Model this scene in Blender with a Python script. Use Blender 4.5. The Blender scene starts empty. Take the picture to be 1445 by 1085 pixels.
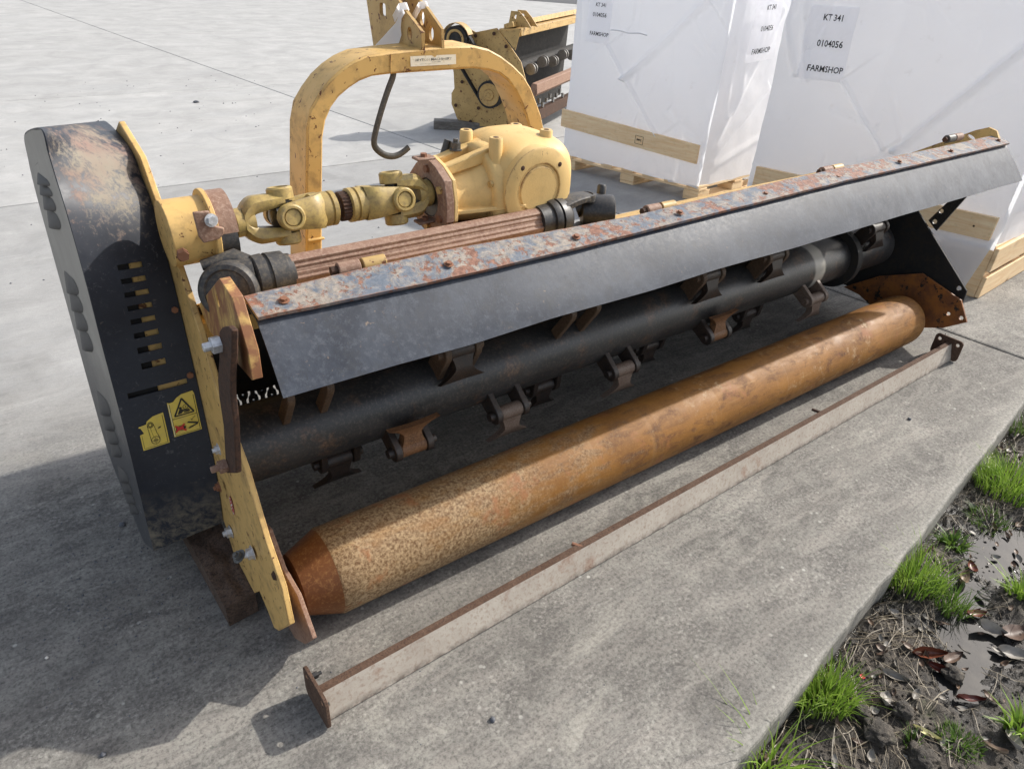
import bpy, bmesh, math, random
from mathutils import Vector, Matrix, noise
from mathutils.geometry import tessellate_polygon

random.seed(11)
S = bpy.context.scene
COL = S.collection
V = Vector
R = math.radians

# ------------------------------------------------------------------ camera
cam_axes = [[0.808693, -0.585852, 0.052846], [-0.277678, -0.459404, -0.843708], [0.518566, 0.667626, -0.534195]]
cd = bpy.data.cameras.new("camera")
cam = bpy.data.objects.new("camera", cd)
COL.objects.link(cam)
cd.sensor_width = 36.0
cd.lens = 36.0 * 999.979 / 1445.0
cd.clip_end = 600.0
cd.clip_start = 0.05
rx, dn, fw = [V(a) for a in cam_axes]
m3 = Matrix((rx, -dn, -fw)).transposed()
cam.matrix_world = Matrix.Translation((0, 0, 1.6)) @ m3.to_4x4()
S.camera = cam

# ------------------------------------------------------------------ sky, sun, exposure
ELEV = 38.0
SUN_DIR = V((0.994, -0.112, 0)) * math.cos(R(ELEV)) + V((0, 0, math.sin(R(ELEV))))
w = bpy.data.worlds.new("World")
S.world = w
w.use_nodes = True
wn = w.node_tree
bg = wn.nodes["Background"]
sk = wn.nodes.new("ShaderNodeTexSky")
sk.sky_type = 'NISHITA'
sk.sun_disc = False
sk.sun_elevation = R(ELEV)
sk.sun_rotation = math.atan2(SUN_DIR.x, SUN_DIR.y)
sk.dust_density = 2.6
sk.ozone_density = 0.6
hsv = wn.nodes.new("ShaderNodeHueSaturation")     # thin bright cloud: a paler sky than the clear one
hsv.inputs["Saturation"].default_value = .55
wn.links.new(sk.outputs[0], hsv.inputs["Color"])
wn.links.new(hsv.outputs[0], bg.inputs[0])
bg.inputs[1].default_value = 0.15
sd = bpy.data.lights.new("sun", 'SUN')
sd.energy = 3.0
sd.angle = R(0.8)
sd.color = (1.0, 0.955, 0.88)
sun = bpy.data.objects.new("sun", sd)
COL.objects.link(sun)
sun.rotation_euler = SUN_DIR.to_track_quat('Z', 'Y').to_euler()
sun.location = (6, -3, 8)
S.view_settings.view_transform = 'Standard'
S.view_settings.look = 'None'
S.view_settings.gamma = 1.0
S.view_settings.use_curve_mapping = False
S.view_settings.exposure = 0.66

# ------------------------------------------------------------------ node helpers
class NT:
    def __init__(s, name):
        s.m = bpy.data.materials.new(name)
        s.m.use_nodes = True
        s.t = s.m.node_tree
        s.b = s.t.nodes["Principled BSDF"]
        s.tc = s.t.nodes.new("ShaderNodeTexCoord")
        s.co = s.tc.outputs["Object"]
    def n(s, typ, **kw):
        nd = s.t.nodes.new(typ)
        for k, v in kw.items():
            setattr(nd, k, v)
        return nd
    def set(s, sock, val):
        if hasattr(val, 'is_output') or isinstance(val, bpy.types.NodeSocket):
            s.t.links.new(val, sock)
        else:
            if isinstance(val, (tuple, list)) and len(val) == 3 and sock.type == 'RGBA':
                val = (*val, 1)
            elif isinstance(val, (int, float)) and sock.type == 'RGBA':
                val = (val, val, val, 1)
            sock.default_value = val
    def noise(s, scale, detail=4, rough=.55, vec=None, dist=0.0):
        nd = s.n("ShaderNodeTexNoise")
        s.set(nd.inputs["Vector"], vec or s.co)
        nd.inputs["Scale"].default_value = scale
        nd.inputs["Detail"].default_value = detail
        nd.inputs["Roughness"].default_value = rough
        nd.inputs["Distortion"].default_value = dist
        return nd.outputs["Fac"]
    def voro(s, scale, vec=None, feature='F1'):
        nd = s.n("ShaderNodeTexVoronoi", feature=feature)
        s.set(nd.inputs["Vector"], vec or s.co)
        nd.inputs["Scale"].default_value = scale
        return nd.outputs["Distance"]
    def mapv(s, scale=(1, 1, 1), rot=(0, 0, 0), loc=(0, 0, 0)):
        nd = s.n("ShaderNodeMapping")
        s.set(nd.inputs["Vector"], s.co)
        nd.inputs["Scale"].default_value = scale
        nd.inputs["Rotation"].default_value = rot
        nd.inputs["Location"].default_value = loc
        return nd.outputs[0]
    def ramp(s, fac, a, b, va=0.0, vb=1.0):
        nd = s.n("ShaderNodeMapRange")
        nd.clamp = True
        s.set(nd.inputs[0], fac)
        nd.inputs[1].default_value = a
        nd.inputs[2].default_value = b
        nd.inputs[3].default_value = va
        nd.inputs[4].default_value = vb
        return nd.outputs[0]
    def math(s, op, a, b=0.0):
        nd = s.n("ShaderNodeMath", operation=op)
        s.set(nd.inputs[0], a)
        s.set(nd.inputs[1], b)
        return nd.outputs[0]
    def mix(s, f, a, b, mode='MIX'):
        nd = s.n("ShaderNodeMix", data_type='RGBA', blend_type=mode)
        s.set(nd.inputs[0], f)
        s.set(nd.inputs[6], a)
        s.set(nd.inputs[7], b)
        return nd.outputs[2]
    def sep(s, vec=None):
        nd = s.n("ShaderNodeSeparateXYZ")
        s.set(nd.inputs[0], vec or s.co)
        return nd.outputs
    def blob(s, c, r, soft=.5, sc=(1, 1, 1)):
        # 1 inside an ellipsoid around c, 0 outside (a worn or stained patch)
        mp = s.mapv(scale=tuple(1.0 / (r * k) for k in sc), loc=tuple(-ci / (r * k) for ci, k in zip(c, sc)))
        nd = s.n("ShaderNodeVectorMath", operation='LENGTH')
        s.set(nd.inputs[0], mp)
        return s.ramp(nd.outputs["Value"], 1.0 - soft, 1.0 + soft * .4, 1.0, 0.0)
    def bump(s, h, strength=.3, dist=.002):
        nd = s.n("ShaderNodeBump")
        s.set(nd.inputs["Height"], h)
        nd.inputs["Strength"].default_value = strength
        nd.inputs["Distance"].default_value = dist
        s.set(s.b.inputs["Normal"], nd.outputs[0])
    def edge(s, radius=.005, lo=.02, hi=.12):
        bv = s.n("ShaderNodeBevel", samples=4)
        bv.inputs["Radius"].default_value = radius
        g = s.n("ShaderNodeNewGeometry")
        d = s.n("ShaderNodeVectorMath", operation='DOT_PRODUCT')
        s.set(d.inputs[0], bv.outputs[0])
        s.set(d.inputs[1], g.outputs["Normal"])
        return s.ramp(d.outputs["Value"], 1 - lo, 1 - hi)
    def out(s, color, rough=.6, metal=0.0, spec=.5):
        s.set(s.b.inputs["Base Color"], color)
        s.set(s.b.inputs["Roughness"], rough)
        s.set(s.b.inputs["Metallic"], metal)
        s.set(s.b.inputs["Specular IOR Level"], spec)
        return s.m

MATS = {}
def M_(name):
    return MATS[name]

def yellow(name, base, chips=.66, dirt=.35, cast=0.0, edge=True, spec=.4):
    t = NT(name)
    big = t.noise(3.0, 5, .6)
    mid = t.noise(18, 6, .65)
    c = t.mix(t.ramp(big, .35, .7), base, tuple(x * k for x, k in zip(base, (.84, .80, .72))))
    c = t.mix(t.math('MULTIPLY', t.ramp(mid, .5, .75), dirt), c, (.20, .13, .06))
    chip = t.noise(46, 8, .62, dist=.4)
    f = t.ramp(chip, chips, chips + .03)
    if edge:
        e = t.edge(.006)
        e = t.math('MULTIPLY', e, t.ramp(t.noise(24, 5, .6), .42, .56))
        f = t.math('MAXIMUM', f, e)
    run = t.noise(1.0, 7, .7, t.mapv((26, 26, 7)), .5)
    f = t.math('MAXIMUM', f, t.math('MULTIPLY', t.ramp(run, .665, .69), .9))
    rust = t.mix(t.noise(80, 4), (.055, .018, .008), (.20, .075, .028))
    c = t.mix(f, c, rust)
    h = t.noise(120 if cast == 0 else 160, 6, .7)
    h = t.math('SUBTRACT', h, t.math('MULTIPLY', f, .8))
    t.bump(h, .18 + cast, .0015)
    MATS[name] = t.out(c, t.ramp(mid, .3, .7, .42, .62), 0, spec)

yellow("yellow_paint", (.66, .43, .155), chips=.615, dirt=.75)
yellow("yellow_cast", (.74, .51, .21), chips=.70, dirt=.28, cast=.28)
yellow("yellow_faded", (.50, .335, .13), chips=.60, dirt=.6)

def rusty(name, a, b, c, scale=9, rough=.8, metal=0.0, bumpd=.002, light=None, lf=.6, spec=.3):
    t = NT(name)
    n1 = t.noise(scale, 8, .65, dist=.3)
    n2 = t.noise(scale * 7, 7, .7)
    col = t.mix(t.ramp(n1, .35, .65), a, b)
    col = t.mix(t.ramp(n2, .46, .64), col, c)
    if light:
        col = t.mix(t.ramp(t.noise(scale * 14, 5, .7), lf, lf + .1), col, light)
    t.bump(t.math('ADD', n2, n1), .5, bumpd)
    MATS[name] = t.out(col, rough, metal, spec)

rusty("rust_dark", (.055, .030, .020), (.085, .042, .025), (.035, .022, .017), 14)
rusty("rust_skid", (.085, .055, .04), (.14, .095, .07), (.04, .03, .024), 18, bumpd=.006)
rusty("rust_orange", (.21, .078, .026), (.29, .12, .045), (.10, .04, .018), 10)
rusty("rust_pink", (.27, .165, .115), (.20, .11, .075), (.33, .22, .16), 16, .6)
rusty("flail_rust", (.17, .08, .036), (.10, .05, .026), (.24, .12, .055), 30, .55)
rusty("flail_dark", (.024, .019, .017), (.055, .033, .022), (.018, .016, .016), 30, .5, spec=.5)
rusty("flail_brown", (.095, .060, .038), (.06, .04, .028), (.13, .085, .055), 22, .6)
rusty("flail_pale", (.15, .11, .085), (.11, .07, .05), (.20, .15, .12), 30, .5)
rusty("olive_yoke", (.46, .335, .11), (.36, .25, .085), (.27, .19, .075), 13, .45, bumpd=.0008, spec=.5)
rusty("black_metal", (.016, .016, .017), (.030, .029, .029), (.050, .044, .038), 16, .42, bumpd=.0007, spec=.5)
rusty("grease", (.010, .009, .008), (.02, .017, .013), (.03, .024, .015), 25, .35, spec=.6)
rusty("dusty_black", (.06, .058, .056), (.04, .038, .038), (.11, .095, .075), 16, .5, bumpd=.0007)
rusty("steel_worn", (.30, .29, .27), (.20, .19, .18), (.38, .37, .35), 30, .38, metal=.6, bumpd=.0004)
rusty("hook_steel", (.10, .10, .095), (.07, .068, .062), (.14, .13, .12), 25, .45, metal=.3)
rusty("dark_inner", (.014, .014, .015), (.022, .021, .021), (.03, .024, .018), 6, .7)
rusty("bar_flange", (.085, .047, .03), (.13, .08, .055), (.05, .03, .022), 30, .9, bumpd=.004)
rusty("bg_dark", (.02, .02, .021), (.03, .03, .03), (.045, .04, .036), 5, .8)

def make_bar():
    t = NT("bar_face")
    n1 = t.noise(9, 8, .7)
    n2 = t.noise(90, 6, .7)
    c = t.mix(t.ramp(n1, .35, .65), (.36, .315, .265), (.45, .405, .345))
    c = t.mix(t.math('MULTIPLY', t.ramp(n2, .50, .66), .6), c, (.22, .145, .105))
    c = t.mix(t.ramp(t.noise(5, 6, .7, t.mapv((1, 1, 1))), .60, .70), c, (.26, .15, .10))
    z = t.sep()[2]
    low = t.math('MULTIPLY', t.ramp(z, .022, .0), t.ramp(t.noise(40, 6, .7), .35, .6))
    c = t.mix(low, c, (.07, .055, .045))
    t.bump(t.math('ADD', n2, n1), .4, .0015)
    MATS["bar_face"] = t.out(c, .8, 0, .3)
make_bar()

def make_cover():
    t = NT("black_cover")
    n1 = t.noise(5, 7, .65)
    n2 = t.noise(38, 9, .72, dist=.5)
    n3 = t.noise(170, 4, .7)
    c = t.mix(t.ramp(n1, .35, .7), (.015, .018, .027), (.029, .034, .046))
    # sun bleached, worn patch on the shoulder of the guard
    patch = t.blob((0.2244,1.7800,1.1357), .25, .8, (.42, 1.4, .62))
    patch = t.math('MULTIPLY', patch, 1.0)
    f = t.math('ADD', patch, t.math('MULTIPLY', t.math('SUBTRACT', n2, .5), 2.6))
    f = t.math('ADD', f, t.math('MULTIPLY', t.math('SUBTRACT', t.noise(110, 6, .75), .5), 1.2))
    f = t.ramp(f, .36, .86)
    dust = t.mix(t.ramp(t.noise(11, 4), .40, .64), (.25, .165, .13), (.26, .225, .17))
    c = t.mix(t.math('MULTIPLY', f, .82), c, dust)
    # pale scuffs and dust specks all over
    sc = t.ramp(t.noise(75, 9, .8, dist=.8), .57, .68)
    sc = t.math('MULTIPLY', sc, t.ramp(t.noise(7, 4), .40, .65))
    c = t.mix(t.math('MULTIPLY', sc, .75), c, (.20, .20, .205))
    st = t.ramp(t.noise(30, 4, .6, t.mapv((6, 6, .5))), .66, .74)
    c = t.mix(t.math('MULTIPLY', st, .22), c, (.16, .16, .16))
    # dry mud splashed on the foot of the guard
    z = t.sep()[2]
    mud = t.math('MULTIPLY', t.ramp(z, .33, .17), t.ramp(n2, .42, .62))
    c = t.mix(t.math('MULTIPLY', mud, .75), c, (.22, .19, .14))
    t.bump(t.math('ADD', n3, n2), .10, .001)
    rr = t.ramp(n2, .35, .7, .42, .60)
    MATS["black_cover"] = t.out(c, t.mix(f, rr, .75), 0, .42)
make_cover()

def make_coverside():
    t = NT("cover_side")
    n1 = t.noise(6, 7, .65)
    n2 = t.noise(50, 7, .72, dist=.5)
    c = t.mix(t.ramp(n1, .35, .7), (.20, .188, .165), (.28, .262, .23))
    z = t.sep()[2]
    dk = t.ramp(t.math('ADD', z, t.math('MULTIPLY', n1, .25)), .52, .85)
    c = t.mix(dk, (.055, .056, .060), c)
    c = t.mix(t.ramp(n2, .60, .72), c, (.30, .28, .25))
    ln = t.ramp(t.voro(7, t.mapv((1, 1, .7)), 'DISTANCE_TO_EDGE'), .006, .0)
    c = t.mix(t.math('MULTIPLY', ln, t.ramp(n1, .5, .6)), c, (.03, .03, .03))
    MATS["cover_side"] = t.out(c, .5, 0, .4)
make_coverside()
t = NT("louvre_dark")
MATS["louvre_dark"] = t.out(t.mix(t.noise(30, 6), (.045, .044, .045), (.085, .082, .078)), .6, 0, .3)

def make_roller():
    t = NT("roller_rust")
    x = t.sep()[0]
    n1 = t.noise(6, 7, .65, dist=.4)
    n2 = t.noise(125, 6, .75)
    n3 = t.noise(16, 8, .7, t.mapv((.6, 1.4, 1.4)), .6)
    oc = t.mix(t.ramp(n1, .3, .7), (.19, .080, .016), (.315, .140, .028))
    oc = t.mix(t.ramp(n3, .50, .66), oc, (.115, .048, .019))
    oc = t.mix(t.math('MULTIPLY', t.ramp(n2, .52, .68), .6), oc, (.34, .17, .05))
    # the near end is scoured to a pale speckled steel
    pale = t.mix(t.ramp(n2, .40, .60), (.125, .060, .022), (.39, .270, .145))
    f = t.math('ADD', t.ramp(x, .45, 2.0, .95, -.25), t.math('MULTIPLY', t.math('SUBTRACT', n3, .5), 1.5))
    f = t.math('ADD', f, t.math('MULTIPLY', t.math('SUBTRACT', n1, .5), 1.0))
    c = t.mix(t.ramp(f, .22, .72), oc, pale)
    ls = t.noise(1.0, 7, .75, t.mapv((3.0, 42, 42)), .4)
    c = t.mix(t.math('MULTIPLY', t.ramp(ls, .54, .68), .5), c, (.13, .055, .018))
    c = t.mix(t.math('MULTIPLY', t.ramp(ls, .42, .30), .35), c, (.42, .25, .10))
    rg = t.noise(1.0, 6, .7, t.mapv((34, 1.2, 1.2)), .2)
    c = t.mix(t.math('MULTIPLY', t.ramp(rg, .57, .68), .10), c, (.46, .33, .19))
    pk = t.math('MULTIPLY', t.ramp(t.noise(23, 8, .75), .55, .66), t.ramp(t.noise(3.2, 4), .45, .6))
    c = t.mix(t.math('MULTIPLY', pk, .8), c, (.46, .33, .19))
    c = t.mix(t.math('MULTIPLY', t.ramp(t.noise(9, 6, .7), .57, .66), .75), c, (.30, .12, .045))
    t.bump(t.math('ADD', n2, n3), .35, .0015)
    MATS["roller_rust"] = t.out(c, t.ramp(n3, .35, .65, .52, .72), 0, .35)
    t = NT("cone_rust")
    n2 = t.noise(110, 6, .75)
    n1 = t.noise(9, 6, .6)
    c = t.mix(t.ramp(n1, .35, .65), (.135, .048, .014), (.20, .075, .02))
    c = t.mix(t.ramp(n2, .50, .66), c, (.27, .13, .045))
    t.bump(n2, .4, .001)
    MATS["cone_rust"] = t.out(c, .55, 0, .4)
make_roller()

def make_flap():
    t = NT("rubber_flap")
    x = t.sep()[0]
    n1 = t.noise(6, 9, .72, dist=.6)
    n2 = t.noise(58, 10, .80)
    st = t.noise(11, 10, .78, t.mapv((1.3, .9, .9), rot=(0, .5, .2)), .25)
    sc = t.noise(30, 5, .7, t.mapv((3.0, .35, .35), rot=(0, .6, .3)), .8)
    c = t.mix(t.ramp(n1, .35, .66), (.024, .029, .041), (.056, .065, .083))
    c = t.mix(t.math('MULTIPLY', t.ramp(n2, .50, .66), .5), c, (.115, .126, .147))
    pale = t.math('ADD', t.ramp(x, .9, 3.2, -.22, .26), t.math('MULTIPLY', t.math('SUBTRACT', st, .5), 1.7))
    c = t.mix(t.math('MULTIPLY', t.ramp(pale, .08, .55), .6), c, (.145, .153, .168))
    c = t.mix(t.math('MULTIPLY', t.ramp(t.noise(20, 9, .78), .52, .64), .75), c, (.040, .043, .050))
    c = t.mix(t.math('MULTIPLY', t.ramp(sc, .60, .68), .6), c, (.035, .037, .042))
    br = t.math('MULTIPLY', t.ramp(t.noise(60, 6, .7), .62, .72), t.ramp(t.noise(3.5, 4), .50, .62))
    c = t.mix(br, c, (.20, .15, .115))
    t.bump(t.math('ADD', n2, st), .20, .002)
    MATS["rubber_flap"] = t.out(c, t.ramp(n2, .35, .7, .42, .60), 0, .26)
make_flap()

def make_strip():
    t = NT("chipped_strip")
    n1 = t.noise(17, 10, .74, dist=.5)
    n2 = t.noise(75, 8, .72)
    n4 = t.noise(7.5, 9, .70, dist=.3)
    n5 = t.noise(34, 9, .72, dist=.4)
    blue = t.mix(t.ramp(n2, .35, .65), (.085, .105, .135), (.155, .175, .205))
    prim = t.mix(t.ramp(n2, .4, .6), (.21, .18, .15), (.33, .285, .235))
    rust = t.mix(t.ramp(n2, .4, .6), (.14, .06, .038), (.29, .145, .095))
    c = t.mix(t.ramp(n1, .45, .56), blue, prim)
    c = t.mix(t.math('MULTIPLY', t.ramp(n5, .50, .62), .55), c, t.mix(n2, (.20, .20, .205), (.36, .31, .26)))
    f = t.math('ADD', n4, t.math('MULTIPLY', t.math('SUBTRACT', n5, .5), 1.1))
    rf = t.ramp(f, .515, .575)
    c = t.mix(rf, c, rust)
    pit = t.ramp(t.noise(48, 8, .7, dist=.3), .60, .63)
    c = t.mix(pit, c, rust)
    c = t.mix(t.ramp(t.noise(62, 8, .7), .655, .68), c, (.07, .035, .025))
    e = t.math('MULTIPLY', t.edge(.008), t.ramp(n5, .35, .5))
    c = t.mix(e, c, (.22, .115, .075))
    hgt = t.math('SUBTRACT', n2, t.math('MULTIPLY', t.math('MAXIMUM', rf, pit), .9))
    t.bump(hgt, .5, .0016)
    MATS["chipped_strip"] = t.out(c, .62, 0, .35)
make_strip()

def make_lug():
    t = NT("lug_rusted_yellow")
    n1 = t.noise(16, 7, .65, t.mapv((1, 1, .5)), .4)
    n2 = t.noise(60, 6, .7)
    c = t.mix(t.ramp(n1, .36, .54), (.62, .41, .13), (.25, .11, .05))
    c = t.mix(t.ramp(n2, .60, .72), c, (.14, .06, .03))
    t.bump(n2, .3, .001)
    MATS["lug_rusted_yellow"] = t.out(c, .55, 0, .4)
    t = NT("bracket_rust")
    n1 = t.noise(14, 8, .7, dist=.3)
    n2 = t.noise(60, 6, .7)
    c = t.mix(t.ramp(n1, .4, .6), (.30, .11, .025), (.16, .06, .025))
    blk = t.ramp(t.noise(22, 7, .7), .57, .60)
    c = t.mix(blk, c, (.02, .017, .015))
    t.bump(n2, .3, .001)
    MATS["bracket_rust"] = t.out(c, .55, 0, .4)
make_lug()

def make_rotor():
    t = NT("rotor_black")
    n1 = t.noise(6, 7, .65)
    n2 = t.noise(110, 6, .75)
    c = t.mix(t.ramp(n1, .35, .68), (.020, .020, .021), (.040, .038, .038))
    c = t.mix(t.math('MULTIPLY', t.ramp(n2, .50, .64), .6), c, (.10, .085, .07))
    c = t.mix(t.math('MULTIPLY', t.ramp(t.noise(8, 8, .75), .54, .66), .75), c, t.mix(t.ramp(n2, .4, .6), (.05, .03, .02), (.17, .10, .06)))
    x = t.sep()[0]
    nx = t.math('ADD', x, t.math('MULTIPLY', t.math('SUBTRACT', n1, .5), .05))
    band = t.math('MULTIPLY', t.ramp(nx, 2.80, 2.815), t.ramp(nx, 2.89, 2.875))
    c = t.mix(band, c, (.36, .33, .28))
    t.bump(n2, .4, .0012)
    MATS["rotor_black"] = t.out(c, t.ramp(n1, .3, .7, .30, .5), 0, .5)
make_rotor()

def make_concrete():
    t = NT("concrete")
    oi = t.n("ShaderNodeObjectInfo")
    p = t.sep()
    y = p[1]
    big = t.noise(.55, 6, .6)
    med = t.noise(2.6, 8, .68, dist=.5)
    sm = t.noise(15, 9, .75)
    fine = t.noise(95, 7, .8)
    smear = t.noise(1.6, 8, .7, t.mapv((.55, 3.2, 1), rot=(0, 0, R(8))), .4)
    smear2 = t.noise(4.5, 8, .72, t.mapv((.6, 2.5, 1), rot=(0, 0, R(-14))), .6)
    c = t.mix(t.ramp(med, .35, .68), (.315, .31, .30), (.425, .418, .405))
    c = t.mix(t.math('MULTIPLY', t.ramp(smear, .46, .66), .32), c, (.31, .315, .32))
    c = t.mix(t.math('MULTIPLY', t.ramp(smear2, .55, .72), .2), c, (.70, .69, .66))
    # algae-dark weathered band along the free edge of the slab
    yy = t.math('ADD', y, t.math('MULTIPLY', t.math('SUBTRACT', big, .5), 1.6))
    yy = t.math('ADD', yy, t.math('MULTIPLY', t.math('SUBTRACT', med, .5), .8))
    tone = t.ramp(t.noise(1.3, 5, .6), .34, .62)
    near = t.ramp(yy, 2.1, 3.3, 1.0, 0.0)
    wd = t.mix(t.ramp(med, .36, .66), (.132, .122, .111), (.255, .238, .216))
    wd = t.mix(t.math('MULTIPLY', t.ramp(smear2, .47, .60), .8), wd, (.385, .355, .315))
    wd = t.mix(t.math('MULTIPLY', t.ramp(sm, .47, .62), .8), wd, (.36, .345, .305))
    wd = t.mix(t.math('MULTIPLY', t.ramp(fine, .52, .66), .5), wd, (.46, .445, .40))
    wd = t.mix(t.math('MULTIPLY', t.ramp(fine, .49, .40), .65), wd, (.075, .073, .067))
    wd = t.mix(t.math('MULTIPLY', t.math('SUBTRACT', 1.0, tone), .55), wd, t.mix(t.ramp(fine, .4, .6), (.088, .081, .075), (.205, .19, .172)))
    pale = t.math('MULTIPLY', t.ramp(t.noise(2.2, 9, .75, t.mapv((.7, 2.0, 1), rot=(0, 0, R(35))), .9), .56, .66), .65)
    wd = t.mix(pale, wd, t.mix(t.ramp(fine, .4, .6), (.33, .31, .265), (.50, .475, .42)))
    spk = t.noise(85, 7, .72)
    clus = t.ramp(t.noise(3.4, 7, .7, t.mapv((.8, 1.5, 1), rot=(0, 0, R(20))), .6), .47, .58)
    wd = t.mix(.12, wd, (.07, .068, .062))
    wd = t.mix(t.math('MULTIPLY', t.math('MULTIPLY', t.ramp(spk, .53, .60), clus), .42), wd, (.50, .475, .43))
    wd = t.mix(t.math('MULTIPLY', t.ramp(spk, .44, .38), .35), wd, (.07, .068, .062))
    lich = t.math('MULTIPLY', t.ramp(t.voro(26), .17, .10), t.ramp(t.noise(5, 4), .52, .66))
    wd = t.mix(t.math('MULTIPLY', lich, .7), wd, (.55, .54, .49))
    c = t.mix(t.math('MULTIPLY', t.ramp(fine, .50, .66), .40), c, (.27, .268, .26))
    c = t.mix(near, c, wd)
    # fresh pale edge where the arris is worn
    e = t.math('SUBTRACT', y, t.math('MULTIPLY', p[0], .1415))
    e = t.math('ADD', e, t.math('MULTIPLY', t.math('SUBTRACT', sm, .5), .12))
    c = t.mix(t.math('MULTIPLY', t.ramp(e, .32, .235), .45), c, t.mix(t.ramp(fine, .4, .6), (.26, .25, .22), (.46, .44, .39)))
    # broom finish
    br = t.noise(130, 3, .6, t.mapv((.12, 1, 1), rot=(0, 0, R(97))))
    c = t.mix(t.math('MULTIPLY', t.ramp(br, .56, .70), .30), c, (.16, .16, .155))
    c = t.mix(1.0, c, oi.outputs["Color"], 'MULTIPLY')
    t.bump(t.math('ADD', t.math('ADD', fine, sm), t.math('MULTIPLY', br, .7)), .35, .003)
    MATS["concrete"] = t.out(c, .82, 0, .35)
    t = NT("joint_dirt")
    MATS["joint_dirt"] = t.out(t.mix(t.noise(20), (.05, .047, .04), (.12, .11, .095)), .95)
    t = NT("asphalt")
    MATS["asphalt"] = t.out(t.mix(t.noise(3, 6), (.055, .057, .06), (.085, .087, .09)), .9)
make_concrete()

def make_mud():
    t = NT("wet_mud")
    n1 = t.noise(9, 8, .68)
    n2 = t.noise(60, 8, .75)
    n3 = t.noise(190, 5, .7)
    z = t.sep()[2]
    c = t.mix(t.ramp(n1, .38, .64), (.022, .018, .014), (.062, .050, .037))
    c = t.mix(t.math('MULTIPLY', t.ramp(n2, .50, .66), .75), c, (.13, .108, .082))
    c = t.mix(t.math('MULTIPLY', t.ramp(n3, .55, .7), .5), c, (.20, .17, .13))
    wet = t.ramp(t.math('ADD', z, t.math('MULTIPLY', n1, .012)), -.092, -.108)
    c = t.mix(t.math('MULTIPLY', wet, .8), c, (.014, .012, .010))
    moss = t.math('MULTIPLY', t.ramp(t.noise(5, 6, .7), .60, .68), t.ramp(n2, .42, .58))
    c = t.mix(t.math('MULTIPLY', moss, .6), c, (.055, .07, .014))
    t.bump(t.math('ADD', n2, n3), .8, .006)
    MATS["wet_mud"] = t.out(c, t.mix(wet, .75, .18), 0, .5)
    t = NT("puddle_water")
    t.bump(t.noise(14, 5, .6), .08, .004)
    MATS["puddle_water"] = t.out(t.mix(t.ramp(t.noise(14, 6, .7), .45, .65), (.016, .016, .016), (.04, .037, .032)), .03, 0, .40)
make_mud()

def leafmat(name, a, b, rough=.5, trans=.25):
    t = NT(name)
    oi = t.n("ShaderNodeObjectInfo")
    c = t.mix(oi.outputs["Random"], a, b)
    c = t.mix(t.math('MULTIPLY', t.ramp(t.noise(40, 6), .5, .7), .5), c, tuple(x * .45 for x in a))
    t.b.inputs["Transmission Weight"].default_value = 0
    MATS[name] = t.out(c, rough, 0, .45)
leafmat("leaf_brown", (.085, .045, .028), (.26, .19, .13))
leafmat("leaf_red", (.10, .022, .014), (.16, .05, .025), .35)
leafmat("leaf_grey", (.22, .20, .17), (.36, .33, .29))
leafmat("leaf_yellow", (.55, .50, .16), (.62, .58, .28))
leafmat("petal", (.55, .03, .05), (.55, .03, .05))

def grassmat(name, a, b, tip):
    t = NT(name)
    g = t.n("ShaderNodeNewGeometry")
    c = t.mix(g.outputs["Random Per Island"], a, b)
    z = t.sep()[2]
    c = t.mix(t.math('MULTIPLY', t.ramp(t.noise(30, 3), .45, .7), .5), c, tip)
    m = t.out(c, .45, 0, .4)
    # leaves let some light through
    tr = t.n("ShaderNodeBsdfTranslucent")
    t.set(tr.inputs[0], c)
    mx = t.n("ShaderNodeMixShader")
    mx.inputs[0].default_value = .35
    t.t.links.new(t.b.outputs[0], mx.inputs[1])
    t.t.links.new(tr.outputs[0], mx.inputs[2])
    t.t.links.new(mx.outputs[0], t.t.nodes["Material Output"].inputs[0])
    MATS[name] = m
grassmat("grass_fresh", (.15, .27, .03), (.26, .40, .06), (.36, .44, .09))
grassmat("grass_dark", (.06, .13, .018), (.13, .22, .035), (.16, .22, .05))
grassmat("straw", (.17, .135, .09), (.36, .31, .225), (.11, .08, .05))

def make_wood():
    t = NT("pine_wood")
    oi = t.n("ShaderNodeObjectInfo")
    sc = t.mapv((6, 6, 60))
    g = t.noise(1.0, 6, .6, sc, .6)
    k = t.voro(3.4, t.mapv((1, 1, 1.6)))
    kn = t.ramp(k, .10, .04)
    c = t.mix(t.ramp(g, .35, .68), (.82, .56, .31), (.93, .73, .47))
    c = t.mix(t.math('MULTIPLY', oi.outputs["Random"], .25), c, (.56, .39, .20))
    c = t.mix(t.ramp(k, .22, .08, 0, .28), c, (.40, .235, .10))
    c = t.mix(t.math('MULTIPLY', kn, .8), c, (.17, .085, .04))
    c = t.mix(t.math('MULTIPLY', t.ramp(t.noise(40, 6), .55, .7), .18), c, (.42, .28, .14))
    t.bump(g, .2, .001)
    MATS["pine_wood"] = t.out(c, .7, 0, .3)
    t = NT("grey_wood")
    g = t.noise(1.0, 6, .6, t.mapv((20, 20, 60)), .4)
    MATS["grey_wood"] = t.out(t.mix(t.ramp(g, .35, .65), (.10, .09, .08), (.19, .175, .155)), .85)
    t = NT("wood_stamp")
    MATS["wood_stamp"] = t.out((.05, .03, .02), .8)
make_wood()

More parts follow.
